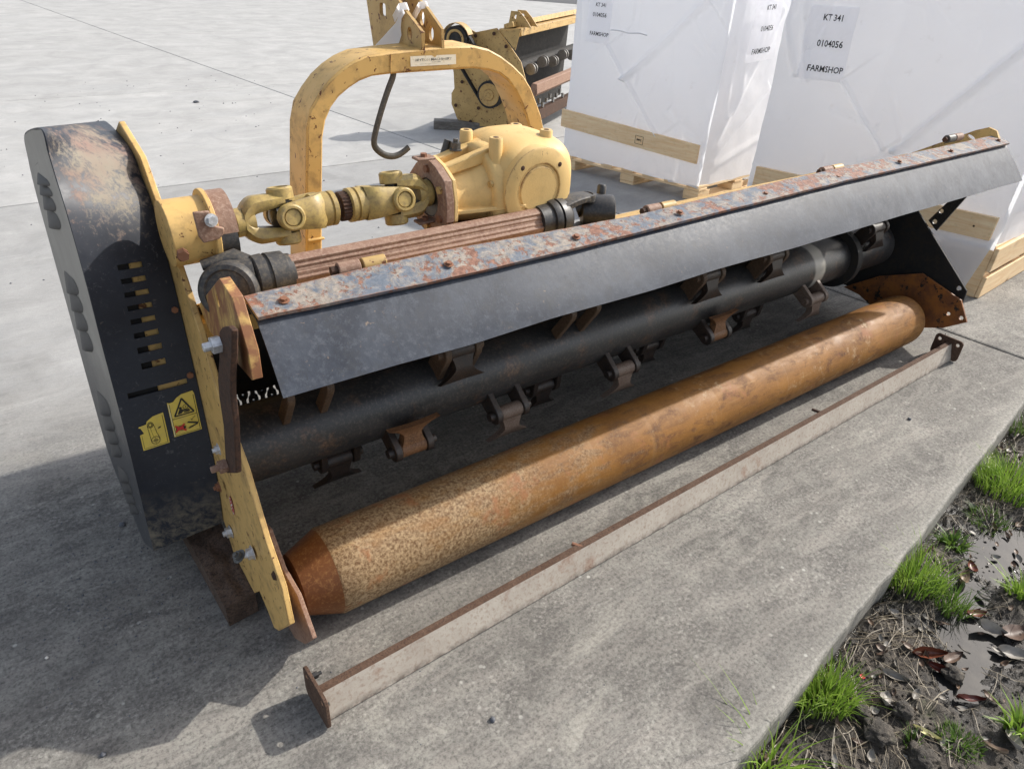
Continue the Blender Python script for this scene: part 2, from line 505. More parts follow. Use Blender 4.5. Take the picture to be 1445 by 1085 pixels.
def make_wrap():
    t = NT("white_wrap")
    n1 = t.noise(2.0, 5, .6)
    weave = t.n("ShaderNodeTexWave", wave_type='BANDS', bands_direction='Z')
    t.set(weave.inputs["Vector"], t.co)
    weave.inputs["Scale"].default_value = 60
    weave.inputs["Distortion"].default_value = 1.0
    c = t.mix(t.ramp(n1, .35, .65), (.92, .925, .94), (.88, .885, .91))
    c = t.mix(t.math('MULTIPLY', t.ramp(t.noise(14, 6), .66, .74), .35), c, (.60, .58, .55))
    t.bump(t.math('ADD', t.noise(6, 5, .55), t.math('MULTIPLY', weave.outputs[1], .03)), .45, .02)
    m = t.out(c, .85, 0, .15)
    tr = t.n("ShaderNodeBsdfTranslucent")
    t.set(tr.inputs[0], (.86, .87, .9, 1))
    mx = t.n("ShaderNodeMixShader")
    mx.inputs[0].default_value = .46
    t.t.links.new(t.b.outputs[0], mx.inputs[1])
    t.t.links.new(tr.outputs[0], mx.inputs[2])
    t.t.links.new(mx.outputs[0], t.t.nodes["Material Output"].inputs[0])
    MATS["white_wrap"] = m
    t = NT("paper")
    MATS["paper"] = t.out((.96, .965, .985), .6)
    tr = t.n("ShaderNodeBsdfTranslucent")
    t.set(tr.inputs[0], (.97, .97, .99, 1))
    mx = t.n("ShaderNodeMixShader")
    mx.inputs[0].default_value = .68
    t.t.links.new(t.b.outputs[0], mx.inputs[1])
    t.t.links.new(tr.outputs[0], mx.inputs[2])
    t.t.links.new(mx.outputs[0], t.t.nodes["Material Output"].inputs[0])
    t = NT("ink")
    MATS["ink"] = t.out((.025, .025, .03), .6)
    t = NT("ink_worn")
    MATS["ink_worn"] = t.out(t.mix(t.ramp(t.noise(90, 4), .42, .58), (.05, .05, .05), (.55, .50, .40)), .6)
    t = NT("label_cream")
    MATS["label_cream"] = t.out(t.mix(t.ramp(t.noise(60, 5), .55, .7), (.80, .74, .60), (.62, .50, .30)), .5)
    t = NT("sticker_yellow")
    MATS["sticker_yellow"] = t.out(t.mix(t.ramp(t.noise(50, 5), .4, .7), (.75, .57, .10), (.66, .50, .12)), .4)
    t = NT("sticker_pale")
    MATS["sticker_pale"] = t.out((.80, .72, .42), .45)
    t = NT("sticker_red")
    MATS["sticker_red"] = t.out((.55, .035, .03), .4)
    t = NT("sticker_black")
    MATS["sticker_black"] = t.out((.02, .018, .015), .45)
    t = NT("sticker_white")
    MATS["sticker_white"] = t.out((.75, .70, .62), .45)
    t = NT("stone")
    MATS["stone"] = t.out(t.mix(t.noise(60), (.05, .055, .065), (.14, .145, .16)), .7)
    t = NT("zinc")
    MATS["zinc"] = t.out(t.mix(t.ramp(t.noise(90, 4), .4, .65), (.66, .67, .69), (.45, .45, .45)), .35, .45)
    t = NT("rust_bolt")
    MATS["rust_bolt"] = t.out(t.mix(t.noise(90, 4), (.16, .062, .03), (.26, .12, .065)), .7)
make_wrap()

# ------------------------------------------------------------------ mesh helpers
def basis(d):
    d = V(d).normalized()
    a = V((0, 0, 1)) if abs(d.z) < .9 else V((0, 1, 0))
    u = a.cross(d).normalized()
    return u, d.cross(u).normalized(), d

class MB:
    def __init__(s):
        s.v = []
        s.f = []
        s.m = []
    def add(s, vs, fs, mi=0):
        n = len(s.v)
        s.v += [tuple(p) for p in vs]
        s.f += [tuple(i + n for i in f) for f in fs]
        s.m += [mi] * len(fs)
        return s
    def box(s, c, sz, rot=None, mi=0):
        c = V(c)
        hx, hy, hz = sz[0] / 2, sz[1] / 2, sz[2] / 2
        vs = [V((x, y, z)) for z in (-hz, hz) for y in (-hy, hy) for x in (-hx, hx)]
        if rot is not None:
            vs = [rot @ p for p in vs]
        return s.add([p + c for p in vs], [(0, 2, 3, 1), (4, 5, 7, 6), (0, 1, 5, 4), (2, 6, 7, 3), (0, 4, 6, 2), (1, 3, 7, 5)], mi)
    def prism(s, pts, off, holes=(), mi=0):
        # plate: outline (3D, coplanar), optional holes, extruded by off
        off = V(off)
        pts = [V(p) for p in pts]
        nrm = V((0, 0, 0))
        for i in range(len(pts)):
            nrm += pts[i - 1].cross(pts[i])
        if nrm.dot(off) > 0:
            pts.reverse()
        loops = [pts] + [[V(p) for p in h] for h in holes]
        allv = [p for l in loops for p in l]
        n = len(allv)
        if holes:
            tris = tessellate_polygon(loops)
            faces = []
            for tr in tris:
                a, b, c = [allv[i] for i in tr]
                g = (b - a).cross(c - a)
                if g.length < 1e-12:
                    continue
                faces.append(tuple(tr) if g.dot(off) < 0 else tuple(reversed(tr)))
        else:
            faces = [tuple(range(n))]
        fs = list(faces) + [tuple(i + n for i in reversed(f)) for f in faces]
        k = 0
        for li, l in enumerate(loops):
            L = len(l)
            for i in range(L):
                a, b = k + i, k + (i + 1) % L
                fs.append((b, a, a + n, b + n))
            k += L
        return s.add(allv + [p + off for p in allv], fs, mi)
    def tube(s, path, r, n=12, mi=0, flat=1.0, caps=True):
        path = [V(p) for p in path]
        rr = r if isinstance(r, (list, tuple)) else [r] * len(path)
        vs, fs = [], []
        pu = None
        for i, p in enumerate(path):
            d = (path[min(i + 1, len(path) - 1)] - path[max(i - 1, 0)]).normalized()
            if pu is None:
                u, v, _ = basis(d)
            else:
                u = (pu - d * pu.dot(d)).normalized()
                v = d.cross(u)
            pu = u
            for k in range(n):
                a = 2 * math.pi * k / n
                vs.append(p + u * (math.cos(a) * rr[i]) + v * (math.sin(a) * rr[i] * flat))
        for i in range(len(path) - 1):
            for k in range(n):
                k2 = (k + 1) % n
                fs.append((i * n + k, i * n + k2, (i + 1) * n + k2, (i + 1) * n + k))
        if caps:
            fs.append(tuple(range(n - 1, -1, -1)))
            fs.append(tuple((len(path) - 1) * n + k for k in range(n)))
        return s.add(vs, fs, mi)
    def lathe(s, prof, o, d, n=32, mi=0, closed=False):
        # prof: (distance along d, radius)
        u, v, d = basis(d)
        o = V(o)
        vs, fs = [], []
        for t, r in prof:
            for k in range(n):
                a = 2 * math.pi * k / n
                vs.append(o + d * t + u * (math.cos(a) * r) + v * (math.sin(a) * r))
        m = len(prof)
        rng = range(m if closed else m - 1)
        for i in rng:
            j = (i + 1) % m
            for k in range(n):
                k2 = (k + 1) % n
                fs.append((i * n + k, i * n + k2, j * n + k2, j * n + k))
        if not closed:
            fs.append(tuple(range(n - 1, -1, -1)))
            fs.append(tuple((m - 1) * n + k for k in range(n)))
        return s.add(vs, fs, mi)
    def nut(s, p, d, r, h, stud=0.0, washer=0.0, mi=0, mi2=None):
        u, v, d = basis(d)
        p = V(p)
        z0 = 0
        if washer:
            s.lathe([(0, washer), (h * .18, washer)], p, d, 20, mi)
            z0 = h * .18
        hexr = [p + u * (math.cos(a) * r) + v * (math.sin(a) * r) for a in [k * math.pi / 3 + .3 for k in range(6)]]
        s.prism([q + d * z0 for q in hexr], d * h, mi=mi)
        if stud:
            s.lathe([(0, r * .52), (z0 + h + stud * .9, r * .52), (z0 + h + stud, r * .42)], p, d, 14, mi if mi2 is None else mi2)
        return s
    def grid(s, rows, mi=0, skip=None):
        # rows of equal length point lists
        n = len(rows[0])
        vs = [p for r in rows for p in r]
        fs = []
        for i in range(len(rows) - 1):
            for j in range(n - 1):
                if skip and skip(i, j):
                    continue
                fs.append((i * n + j, i * n + j + 1, (i + 1) * n + j + 1, (i + 1) * n + j))
        return s.add(vs, fs, mi)
    def build(s, name, mats, parent=None, bevel=0.0, smooth=40, seg=2, solid=0.0, kind=None):
        me = bpy.data.meshes.new(name)
        me.from_pydata(s.v, [], s.f)
        if isinstance(mats, str):
            mats = [mats]
        for m in mats:
            me.materials.append(MATS[m])
        me.polygons.foreach_set('material_index', s.m)
        bm = bmesh.new()
        bm.from_mesh(me)
        bmesh.ops.recalc_face_normals(bm, faces=bm.faces)
        bm.to_mesh(me)
        bm.free()
        if smooth:
            me.polygons.foreach_set('use_smooth', [True] * len(me.polygons))
            me.set_sharp_from_angle(angle=R(smooth))
        me.update()
        o = bpy.data.objects.new(name, me)
        COL.objects.link(o)
        if solid:
            md = o.modifiers.new("solid", 'SOLIDIFY')
            md.thickness = solid
            md.offset = -1
            es = o.modifiers.new("edges", 'EDGE_SPLIT')
            es.split_angle = R(50)
            es.use_edge_sharp = False
        if bevel:
            md = o.modifiers.new("bevel", 'BEVEL')
            md.width = bevel
            md.segments = seg
            md.limit_method = 'ANGLE'
            md.angle_limit = R(38)
        if parent:
            attach(o, parent)
        if kind:
            o['kind'] = kind
        return o

def attach(o, parent):
    o.parent = parent
    o.matrix_parent_inverse = Matrix.Translation(parent.location).inverted() if parent.type == 'EMPTY' else Matrix.Identity(4)

def thing(name, label, cat, loc, group=None, kind=None):
    o = bpy.data.objects.new(name, None)
    o.empty_display_size = .1
    COL.objects.link(o)
    o.location = loc
    if label:
        o['label'] = label
        o['category'] = cat
    if group:
        o['group'] = group
    if kind:
        o['kind'] = kind
    return o

def tag(o, label, cat, group=None):
    o['label'] = label
    o['category'] = cat
    if group:
        o['group'] = group
    return o

def lerp(a, b, t):
    return V(a) * (1 - t) + V(b) * t

def spline(pts, u):
    # Catmull-Rom through pts at float index u
    n = len(pts)
    i = max(0, min(n - 2, int(math.floor(u))))
    t = u - i
    p1, p2 = V(pts[i]), V(pts[i + 1])
    p0 = V(pts[i - 1]) if i > 0 else p1 * 2 - p2
    p3 = V(pts[i + 2]) if i + 2 < n else p2 * 2 - p1
    return .5 * ((2 * p1) + (p2 - p0) * t + (2 * p0 - 5 * p1 + 4 * p2 - p3) * t * t + (3 * p1 - p0 - 3 * p2 + p3) * t ** 3)

def ring(c, r, n, u, v, su=1.0, sv=1.0):
    return [V(c) + V(u) * (math.cos(2 * math.pi * k / n) * r * su) + V(v) * (math.sin(2 * math.pi * k / n) * r * sv) for k in range(n)]

def text2d(txt, size, cx=0, cy=0, shear=0.0, bold=.018):
    cu = bpy.data.curves.new("t", 'FONT')
    cu.body = txt
    cu.size = size
    cu.align_x = 'CENTER'
    cu.align_y = 'CENTER'
    cu.resolution_u = 2
    cu.shear = shear
    cu.offset = bold
    o = bpy.data.objects.new("t", cu)
    COL.objects.link(o)
    dg = bpy.context.evaluated_depsgraph_get()
    me = bpy.data.meshes.new_from_object(o.evaluated_get(dg))
    vs = [(p.co.x + cx, p.co.y + cy) for p in me.vertices]
    fs = [tuple(p.vertices) for p in me.polygons]
    bpy.data.objects.remove(o)
    bpy.data.curves.remove(cu)
    bpy.data.meshes.remove(me)
    return vs, fs

def poly2d(pts):
    return list(pts), [tuple(range(len(pts)))]

def line2d(a, b, wd):
    ax, ay = a
    bx, by = b
    l = math.hypot(bx - ax, by - ay)
    nx, ny = -(by - ay) / l * wd / 2, (bx - ax) / l * wd / 2
    return poly2d([(ax + nx, ay + ny), (bx + nx, by + ny), (bx - nx, by - ny), (ax - nx, ay - ny)])

def ring2d(c, r, wd, n=20, su=1.0, fill=False):
    o = [(c[0] + r * su * math.cos(2 * math.pi * k / n), c[1] + r * math.sin(2 * math.pi * k / n)) for k in range(n)]
    if fill:
        return poly2d(o)
    i = [(c[0] + (r - wd) * su * math.cos(2 * math.pi * k / n), c[1] + (r - wd) * math.sin(2 * math.pi * k / n)) for k in range(n)]
    return o + i, [(k, (k + 1) % n, n + (k + 1) % n, n + k) for k in range(n)]

def print_sheet(name, base, layers, fn, mats, parent):
    # flat print: base grid plus ink shapes lying a fraction of a millimetre above it
    mb = MB()
    vs, fs = base
    mb.add([fn(x, y, 0) for x, y in vs], fs, 0)
    for k, (sh, mi) in enumerate(layers):
        vs, fs = sh
        mb.add([fn(x, y, .0005 + .00012 * k) for x, y in vs], fs, mi)
    me = bpy.data.meshes.new(name)
    me.from_pydata(mb.v, [], mb.f)
    for m in mats:
        me.materials.append(MATS[m])
    me.polygons.foreach_set('material_index', mb.m)
    me.update()
    o = bpy.data.objects.new(name, me)
    COL.objects.link(o)
    if parent:
        attach(o, parent)
    return o

# ================================================================== THE SETTING
def jx(y):
    return 3.95 - .13 * y
def ex(x):
    return .237 + .1415 * x
yard = thing("concrete_yard", None, None, (0, 0, 0), kind='structure')
G = .005
def slab(x0f, x1f, y0, y1, tone, edge=False):
    # x limits may follow the long joint, the near limit may follow the free edge
    bl = (x0f(y0) + G, y0 + G)
    br = (x1f(y0) - G, y0 + G)
    if edge:
        bl = (x0f(ex(x0f(0))), ex(x0f(0)))
        bl = (x0f(bl[1]) + G, ex(x0f(bl[1]) + G))
        xr = x1f(.8)
        br = (x1f(ex(xr)) - G, ex(x1f(ex(xr)) - G))
    tl = (x0f(y1) + G, y1 - G)
    tr = (x1f(y1) - G, y1 - G)
    mb = MB()
    if edge:
        n = 420
        near_pts = []
        for k in range(n + 1):
            q = lerp((*bl, 0), (*br, 0), k / n)
            q.y += .009 * noise.noise(V((q.x * 2.1, 0, 0))) + .006 * noise.noise(V((q.x * 9, 5, 0))) + .005 * noise.noise(V((q.x * 31, 5, 0))) * (1 if noise.noise(V((q.x * 2.7, 8, 0))) > 0 else .3)
            near_pts.append(q)
        pts = near_pts + [V((*tr, 0)), V((*tl, 0))]
    else:
        pts = [V((*p, 0)) for p in (bl, br, tr, tl)]
    mb.prism(pts, (0, 0, -.16))
    o = mb.build("concrete_slab", "concrete", yard, bevel=.012 if edge else .005, smooth=0)
    o.color = (tone, tone, tone * .995, 1)
cst = lambda v: (lambda y: v)
slab(cst(-7), jx, 0, 5.34, .88, True)
slab(jx, cst(12), 0, 5.34, .93, True)
slab(cst(-7), jx, 5.34, 8.66, 1.06)
slab(jx, cst(12), 5.34, 8.66, 1.0)
slab(cst(-7), jx, 8.66, 13.4, 1.02)
slab(jx, cst(12), 8.66, 13.4, 1.05)
slab(cst(-30), cst(-7), 1.0, 13.4, 1.0)
slab(cst(12), cst(40), 3.0, 13.4, 1.0)
slab(cst(-40), jx, 13.4, 90, 1.05)
slab(jx, cst(90), 13.4, 90, 1.03)
MB().add([(-40, ex(-40) + .3, -.05), (60, ex(60) + .3, -.05), (90, 90, -.05), (-40, 90, -.05)], [(0, 1, 2, 3)]).build("yard_base", "joint_dirt", smooth=0, kind='structure')
MB().add([(10.5, 23.5, .004), (14.12, 19.19, .004), (15.22, 17.95, .004), (22, 10.8, .004), (80, 10, .004), (80, 80, .004), (10, 80, .004)], [tuple(range(7))]).build("asphalt", "asphalt", smooth=0, kind='structure')
MB().add([(-200, -200, -.6), (200, -200, -.6), (200, 200, -.6), (-200, 200, -.6)], [(0, 1, 2, 3)]).build("ground", "joint_dirt", smooth=0, kind='structure')

# ---- wet verge below the slab edge
PUD = [((2.4289,0.3907,-0.1120), .15), ((2.1978,0.3459,-0.1120), .08), ((2.0231,0.2587,-0.1120), .125), ((1.8295,0.2147,-0.1120), .075), ((2.5956,0.3630,-0.1120), .09)]
def verge_z(x, y):
    n = noise.noise(V((x * 5.5, y * 5.5, 1.7))) * .018 + noise.noise(V((x * 17, y * 17, 4.1))) * .011 + noise.noise(V((x * 46, y * 46, 9.0))) * .0065
    n += abs(noise.noise(V((x * 26, y * 26, 2.0)))) * .012
    d = ex(x) - y
    z = -.094 + n - .01 * min(1, max(0, d)) - .026 * math.exp(-max(0, d) / .05)
    for c, r in PUD:
        q = math.hypot(x - c[0], (y - c[1]) * 1.15)
        z -= .040 * math.exp(-(q / r) ** 2)
    return z
vs, rows = [], []
NX, NY = 460, 130
for i in range(NX + 1):
    x = -.7 + 5.6 * i / NX
    row = []
    for j in range(NY + 1):
        y = ex(x) + .03 - 1.05 * (j / NY) ** 1.15
        row.append((x, y, verge_z(x, y)))
    rows.append(row)
MB().grid(rows).build("muddy_verge", "wet_mud", smooth=180, kind='structure')
rows = []
for i in range(60):
    x = -9 + 28 * i / 59
    rows.append([(x, ex(x) + .02 - 5.5 * (j / 14), -.135 + .03 * noise.noise(V((x, j * .4, 0)))) for j in range(15)])
MB().grid(rows).build("soil", "wet_mud", smooth=180, kind='structure')
c0 = V((2.1965,0.3054,-0.1120)) + V((0, 0, -.004))
MB().add(ring(c0, .62, 40, (1, 0, 0), (0, 1, 0)), [tuple(range(40))]).build("puddle", "puddle_water", smooth=0, kind='structure')

# ================================================================== FLAIL MOWER
mower = thing("flail_mower", "long yellow and black flail mower with rusty roller and arched hitch frame in the foreground", "flail mower", (1.8, 1.6, 0))

# ---- belt guard at the near end
SF, SB = .0845, .03
ARR = [(0.1208,1.7856,1.2111),(0.1194,1.7727,1.1626),(0.1179,1.7469,1.1148),(0.1161,1.7054,1.0529),(0.1119,1.6739,0.9123),(0.1067,1.6791,0.7407),(0.1008,1.6576,0.5427),(0.0958,1.6660,0.3761),(0.0908,1.6851,0.2088),(0.0878,1.6827,0.1086)]
SILY = [1.95, 2.06, 2.12, 2.16, 2.18, 2.15, 2.10, 2.04, 1.97, 1.80]
SIL = [(0.1047,1.9500,1.1762), (0.0975,2.0600,1.1357), (0.0956,2.1200,1.0768), (0.0920,2.1600,0.9888), (0.0877,2.1800,0.8133), (0.0815,2.1500,0.6352), (0.0725,2.1000,0.3994), (0.0664,2.0400,0.2316), (0.0705,1.9700,0.1193), (0.0759,1.8000,0.0491)]
RIM = [(0.3017,2.2027,1.1232),(0.3015,1.9521,1.1152),(0.3000,1.8757,1.0668),(0.2985,1.8102,1.0173),(0.2945,1.7398,0.8827),(0.2900,1.6928,0.7327),(0.2845,1.6500,0.5490),(0.2802,1.6277,0.4054),(0.2764,1.6296,0.2784),(0.2724,1.6486,0.1475)]
ARR = [V(SIL[2]), V(SIL[1]), V(SIL[0])] + [V(p) for p in ARR]
RIM = [V((.297, 2.50, .86)), V((.299, 2.45, 1.0)), V((.301, 2.35, 1.09))] + [V(p) for p in RIM]
def rimpt(u, v):
    a, b = spline(ARR, u + 3), spline(RIM, u + 3)
    return a.lerp(b, v)
slots = [(3.86 + i * .206, .040, .38, .68) for i in range(8)] + [(5.62, .035, .14, .88)]
us = [-2.4 + i * .2 for i in range(58)]
for c, h, a, b in slots:
    us = [u for u in us if abs(u - c) > h + .02] + [c - h, c + h]
us = sorted(us)
vsl = [0, .07, .14, .26, .38, .53, .68, .78, .88, .95, 1.0]
def slotted(i, j):
    uc = (us[i] + us[i + 1]) / 2
    vc = (vsl[j] + vsl[j + 1]) / 2
    return any(abs(uc - c) < h and a < vc < b for c, h, a, b in slots)
mb = MB()
mb.grid([[rimpt(u, v) for v in vsl] for u in us], 0, slotted)
guard = mb.build("belt_guard", "black_cover", mower, smooth=50, solid=.003)
mb = MB()
def facept(u, wv):
    p = spline(ARR, u + 3).lerp(spline(SIL, u), wv)
    return p
ul = [i * .15 for i in range(61)]
mb.grid([[facept(u, k / 8) for k in range(9)] for u in ul])
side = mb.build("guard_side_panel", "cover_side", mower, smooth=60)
mb = MB()
mb.grid([[spline(SIL, u), V((.30, spline(SIL, u).y + .25, spline(SIL, u).z))] for u in ul if u > 1.6])
mb.build("guard_back", "black_cover", mower, smooth=50)
rows = [[rimpt(u, .52) + V((0, .018, 0)), rimpt(u, 1.0) + V((-.004, .018, 0))] for u in (3.4, 4, 5, 5.9)]
MB().grid([[rimpt(u, .06) + V((0, .020, 0)), rimpt(u, .525) + V((0, .020, 0))] for u in (3.4, 4, 5, 5.9)]).build("slot_dark_sheet", "dark_inner", mower, smooth=60, solid=.003)  # added dark sheet, makes the guard's inside look black through the slots
MB().grid(rows).build("inner_frame", "yellow_paint", mower, smooth=60, solid=.004)
# pressed louvres in the side panel
for u in (2.45, 2.74, 3.03, 3.32, 4.30, 4.57, 4.84, 5.11, 5.95, 6.2, 6.45, 6.7, 7.25, 7.5, 7.75, 8.0):
    mb = MB()
    rows = []
    for i in range(9):
        t = i / 8
        row = []
        for k in range(9):
            a = k / 8 * 2 - 1
            wv = .52 + a * .20 * math.sin(math.pi * min(1, .18 + .82 * t)) ** .6
            p = facept(u - .14 + .30 * t, wv)
            hgt = .016 * (1 - a * a) * (t ** .8) * (1 if t < .97 else .15)
            row.append(p + V((-hgt - .0006, 0, 0)))
        rows.append(row)
    mb.grid(rows)
    mb.build("louvre", "louvre_dark", side, smooth=50)

def on_rim(x, y, off, u0, u1, v0, v1):
    # sheet coordinates 0..1 (y up) to the rim face
    u, v = u1 + (u0 - u1) * y, v0 + (v1 - v0) * x
    p = rimpt(u, v)
    du = rimpt(u + .05, v) - rimpt(u - .05, v)
    dv = rimpt(u, v + .02) - rimpt(u, v - .02)
    n = du.cross(dv).normalized()
    if n.y > 0:
        n = -n
    return p + n * (off + .0022)
# crush warning sticker, two pictograms
SM = ["sticker_yellow", "sticker_black", "sticker_red", "sticker_pale"]
A = 2.0   # height over width
base = poly2d([(0, 0), (1, 0), (1, .93), (.96, 1), (.55, .985), (.36, .94), (.22, .87), (.08, .865), (0, .885)])
L = []
def ln(a, b, wd, mi=1):
    L.append((line2d(a, b, wd), mi))
L.append((line2d((.03, .02), (.03, .85), .03), 3))
ln((.05, .03), (.95, .03), .012); ln((.95, .03), (.95, .92), .02); ln((.06, .47), (.95, .47), .012); ln((.06, .03), (.06, .84), .012)
ln((.16, .53), (.86, .53), .03); ln((.16, .53), (.52, .90), .05); ln((.86, .53), (.52, .90), .05)
L.append((ring2d((.60, .70), .055, .012, 16, 1.9), 1))
L.append((ring2d((.60, .70), .014, 0, 8, 1.9, True), 1))
L.append((ring2d((.41, .695), .03, 0, 8, 1.9, True), 1))
L.append((poly2d([(.27, .56), (.42, .57), (.50, .62), (.46, .67), (.36, .665)]), 1))
ln((.42, .64), (.68, .61), .04); ln((.50, .585), (.68, .575), .025); ln((.66, .64), (.72, .58), .03)
L.append((poly2d([(.10, .17), (.40, .13), (.48, .21), (.36, .27), (.12, .26)]), 1))
ln((.10, .29), (.46, .11), .05, 2); ln((.08, .13), (.44, .29), .05, 2)
L.append((poly2d([(.14, .16), (.38, .16), (.38, .26), (.14, .25)]), 2))
L.append((poly2d([(.52, .30), (.58, .325), (.93, .24), (.90, .20)]), 1))
L.append((poly2d([(.53, .16), (.58, .13), (.90, .19), (.90, .22)]), 1))
ln((.86, .42), (.69, .345), .012); ln((.69, .345), (.70, .385), .012); ln((.69, .345), (.76, .345), .012)
print_sheet("warning_sticker", base, L, lambda x, y, o: on_rim(x, y, o, 5.76, 6.42, .57, .93), SM, guard)
# belt layout sticker
base = poly2d([(0, 0), (1, .02), (1, 1), (.60, .97), (.35, .88), (.30, .80), (.02, .78), (0, .75), (.07, .73), (.16, .55), (0, .53)])
L = []
ln((.06, .05), (.94, .06), .012); ln((.94, .06), (.94, .94), .02); ln((.06, .05), (.06, .50), .012)
L.append((ring2d((.44, .75), .09, .015, 18, 1.3), 1)); L.append((ring2d((.44, .75), .06, .02, 18, 1.3), 1))
L.append((ring2d((.52, .24), .13, .015, 20, 1.3), 1)); L.append((ring2d((.52, .24), .06, .012, 16, 1.3), 1))
L.append((ring2d((.52, .24), .02, 0, 10, 1.3, True), 1))
ln((.325, .75), (.36, .24), .018); ln((.56, .75), (.62, .46), .018); ln((.62, .46), (.69, .27), .018); ln((.42, .66), (.47, .36), .010)
ln((.35, .24), (.69, .24), .010); ln((.52, .11), (.52, .37), .008)
L.append((poly2d([(.68, .58), (.78, .60), (.82, .64), (.72, .63)]), 1))
print_sheet("layout_sticker", base, L, lambda x, y, o: on_rim(x, y, o, 5.95, 6.50, .165, .50), SM, guard)
# small bolts along the guard flange
for u, v in ((4.62, .93), (5.55, .93)):
    MB().nut(rimpt(u, v), (0, -1, 0), .008, .007).build("small_bolt", "rust_bolt", guard, smooth=30)
for (p, mt) in (((0.2500,1.4643,0.5325), "zinc"), ((0.2500,1.5585,0.3475), "rust_bolt")):
    MB().nut(V(p) + V((.018, 0, 0)), (-1, 0, 0), .011, .008, .006, .015).build("guard_bolt", mt, mower, smooth=30)

# ---- near side plate
PL = [(0.3187,2.0540,1.1574), (0.3175,1.8649,1.1174), (0.3149,1.7646,1.0284), (0.3115,1.6878,0.9498), (0.3076,1.6288,0.8868), (0.3019,1.5477,0.7970), (0.2920,1.4312,0.6332)]
PL += [(0.2865,1.3304,0.5492),(0.2825,1.2431,0.4153),(0.2800,1.1587,0.3333),(0.2771,1.1345,0.2351),(0.2735,1.2320,0.1153),(0.2727,1.2683,0.0887),(0.2734,1.3065,0.1140),(0.2740,1.3627,0.1338),(0.2714,1.4459,0.0451),(0.2711,1.5483,0.0379),(0.2722,1.5900,0.0743),(0.2745,1.6415,0.1494)]
PL = [V((.27 + .03 * p[2], p[1], p[2])) for p in PL]
PL = PL + [(.277, 1.95, .18), (.28, 2.10, .34), (.30, 2.30, .95), (.303, 2.22, 1.08), (.304, 2.12, 1.125)]
mb = MB()
mb.prism(PL, (.014, 0, 0))
near_plate = mb.build("side_plate", "yellow_paint", mower, bevel=.002)
# oval maker's badge
bc = V((0.2795,1.5067,0.3164))
def badge(x, y, o):
    return bc + V((-.0015 - o, -x * .016, y * .030))
L = [(ring2d((0, 0), .90, .10, 24), 3), (line2d((-.5, -.2), (.5, .35), .22), 3), (line2d((-.4, -.5), (.3, -.1), .12), 3), (line2d((-.3, .35), (.3, .6), .10), 3)]
print_sheet("oval_badge", ring2d((0, 0), 1, 0, 28, fill=True), L, badge, ["sticker_red", "sticker_black", "sticker_red", "sticker_white"], near_plate)
for p, st in (((0.2620,1.5679,0.1777), .014), ((0.2620,1.3478,0.2867), .012)):
    MB().nut(V(p) + V((.012, 0, 0)), (-1, 0, 0), .0145, .012, st * .6, .019).build("plate_nut", "zinc", near_plate, smooth=30)
MB().lathe([(0, .012), (.006, .008)], (0.2802,1.1966,0.3395), (-1, 0, 0), 12).build("plug", "rust_dark", near_plate)

# ---- roller bracket plate, near end
BR = [(0.3286,1.3196,0.2212),(0.3285,1.2223,0.2182),(0.3263,1.1397,0.1443),(0.3237,1.2044,0.0575),(0.3201,1.3636,-0.0643)]
BR = BR + [(.326, 1.60, .10), (.33, 1.60, .22), (.335, 1.42, .27)]
MB().prism(BR, (.012, 0, 0)).build("roller_bracket", "rust_pink", mower, bevel=.002)

# ---- skid under the near plate
SK = [(0.1567,1.7136,0.0750), (0.1927,1.4098,0.0750), (0.2740,1.4187,0.0750), (0.3144,1.6320,0.0750)]
SK = [SK[0], SK[1], SK[2], SK[3], (.285, 1.95, .075), (.17, 1.95, .075)]
mb = MB()
ns = 26
rows = []
for i in range(ns):
    row = []
    for k in range(14):
        a, b = i / (ns - 1), k / 13
        p = lerp(lerp(SK[1], SK[5], a), lerp(SK[2], SK[4], a), b)
        e = min(a * 6, 1) * min(b * 6, (1 - b) * 6, 1)
        p.z += .014 * noise.noise(p * 22) * e + .010 * noise.noise(p * 60) * e
        row.append(p)
    rows.append(row)
mb.grid(rows)
low = [[V((p.x, p.y, .004)) for p in r] for r in rows]
for a, b in ((rows[0], low[0]), ([r[0] for r in rows], [r[0] for r in low]), ([r[-1] for r in rows], [r[-1] for r in low])):
    mb.grid([a, b])
mb.build("skid_shoe", "rust_skid", mower, smooth=60)
MB().nut((0.2350,1.3092,0.3283), (-.6, 0, .8), .011, .010, .006, .017).build("skid_nut", "hook_steel", mower, smooth=30)

# ---- flap lug plate with slot, and cranked lever beside it
LG = [(0.3197,1.3864,0.9909),(0.3152,1.6069,0.8403),(0.3141,1.5427,0.8034),(0.3148,1.2453,0.8275),(0.3166,1.2495,0.8882),(0.3194,1.3115,0.9800)]
sc = (0.3178,1.4251,0.9251)
hole = ring(sc, .009, 14, (0, 1, 0), (0, 0, 1), .85, 1.7)
MB().prism(LG, (.022, 0, 0), [hole]).build("flap_lug", "lug_rusted_yellow", mower, bevel=.002)
LVR = [(0.2874,1.3247,0.9080),(0.2895,1.3038,0.9265),(0.2916,1.2665,0.9445),(0.2919,1.2411,0.9471),(0.2859,1.2479,0.8948),(0.2797,1.2636,0.8406),(0.2745,1.2696,0.7956),(0.2670,1.2559,0.7301),(0.2531,1.2571,0.6091),(0.2474,1.3305,0.5603),(0.2619,1.3315,0.6857),(0.2686,1.3512,0.7448),(0.2734,1.3541,0.7859),(0.2802,1.3349,0.8449)]
MB().prism(LVR, (.013, 0, 0)).build("lever", "rust_dark", mower, bevel=.003)
p = V((0.2847,1.3194,0.8840))
MB().nut(p, (-1, 0, 0), .018, .018, .016).lathe([(-.03, .011), (0, .011)], p, (-1, 0, 0), 12).build("lever_nut", "zinc", mower, smooth=30)
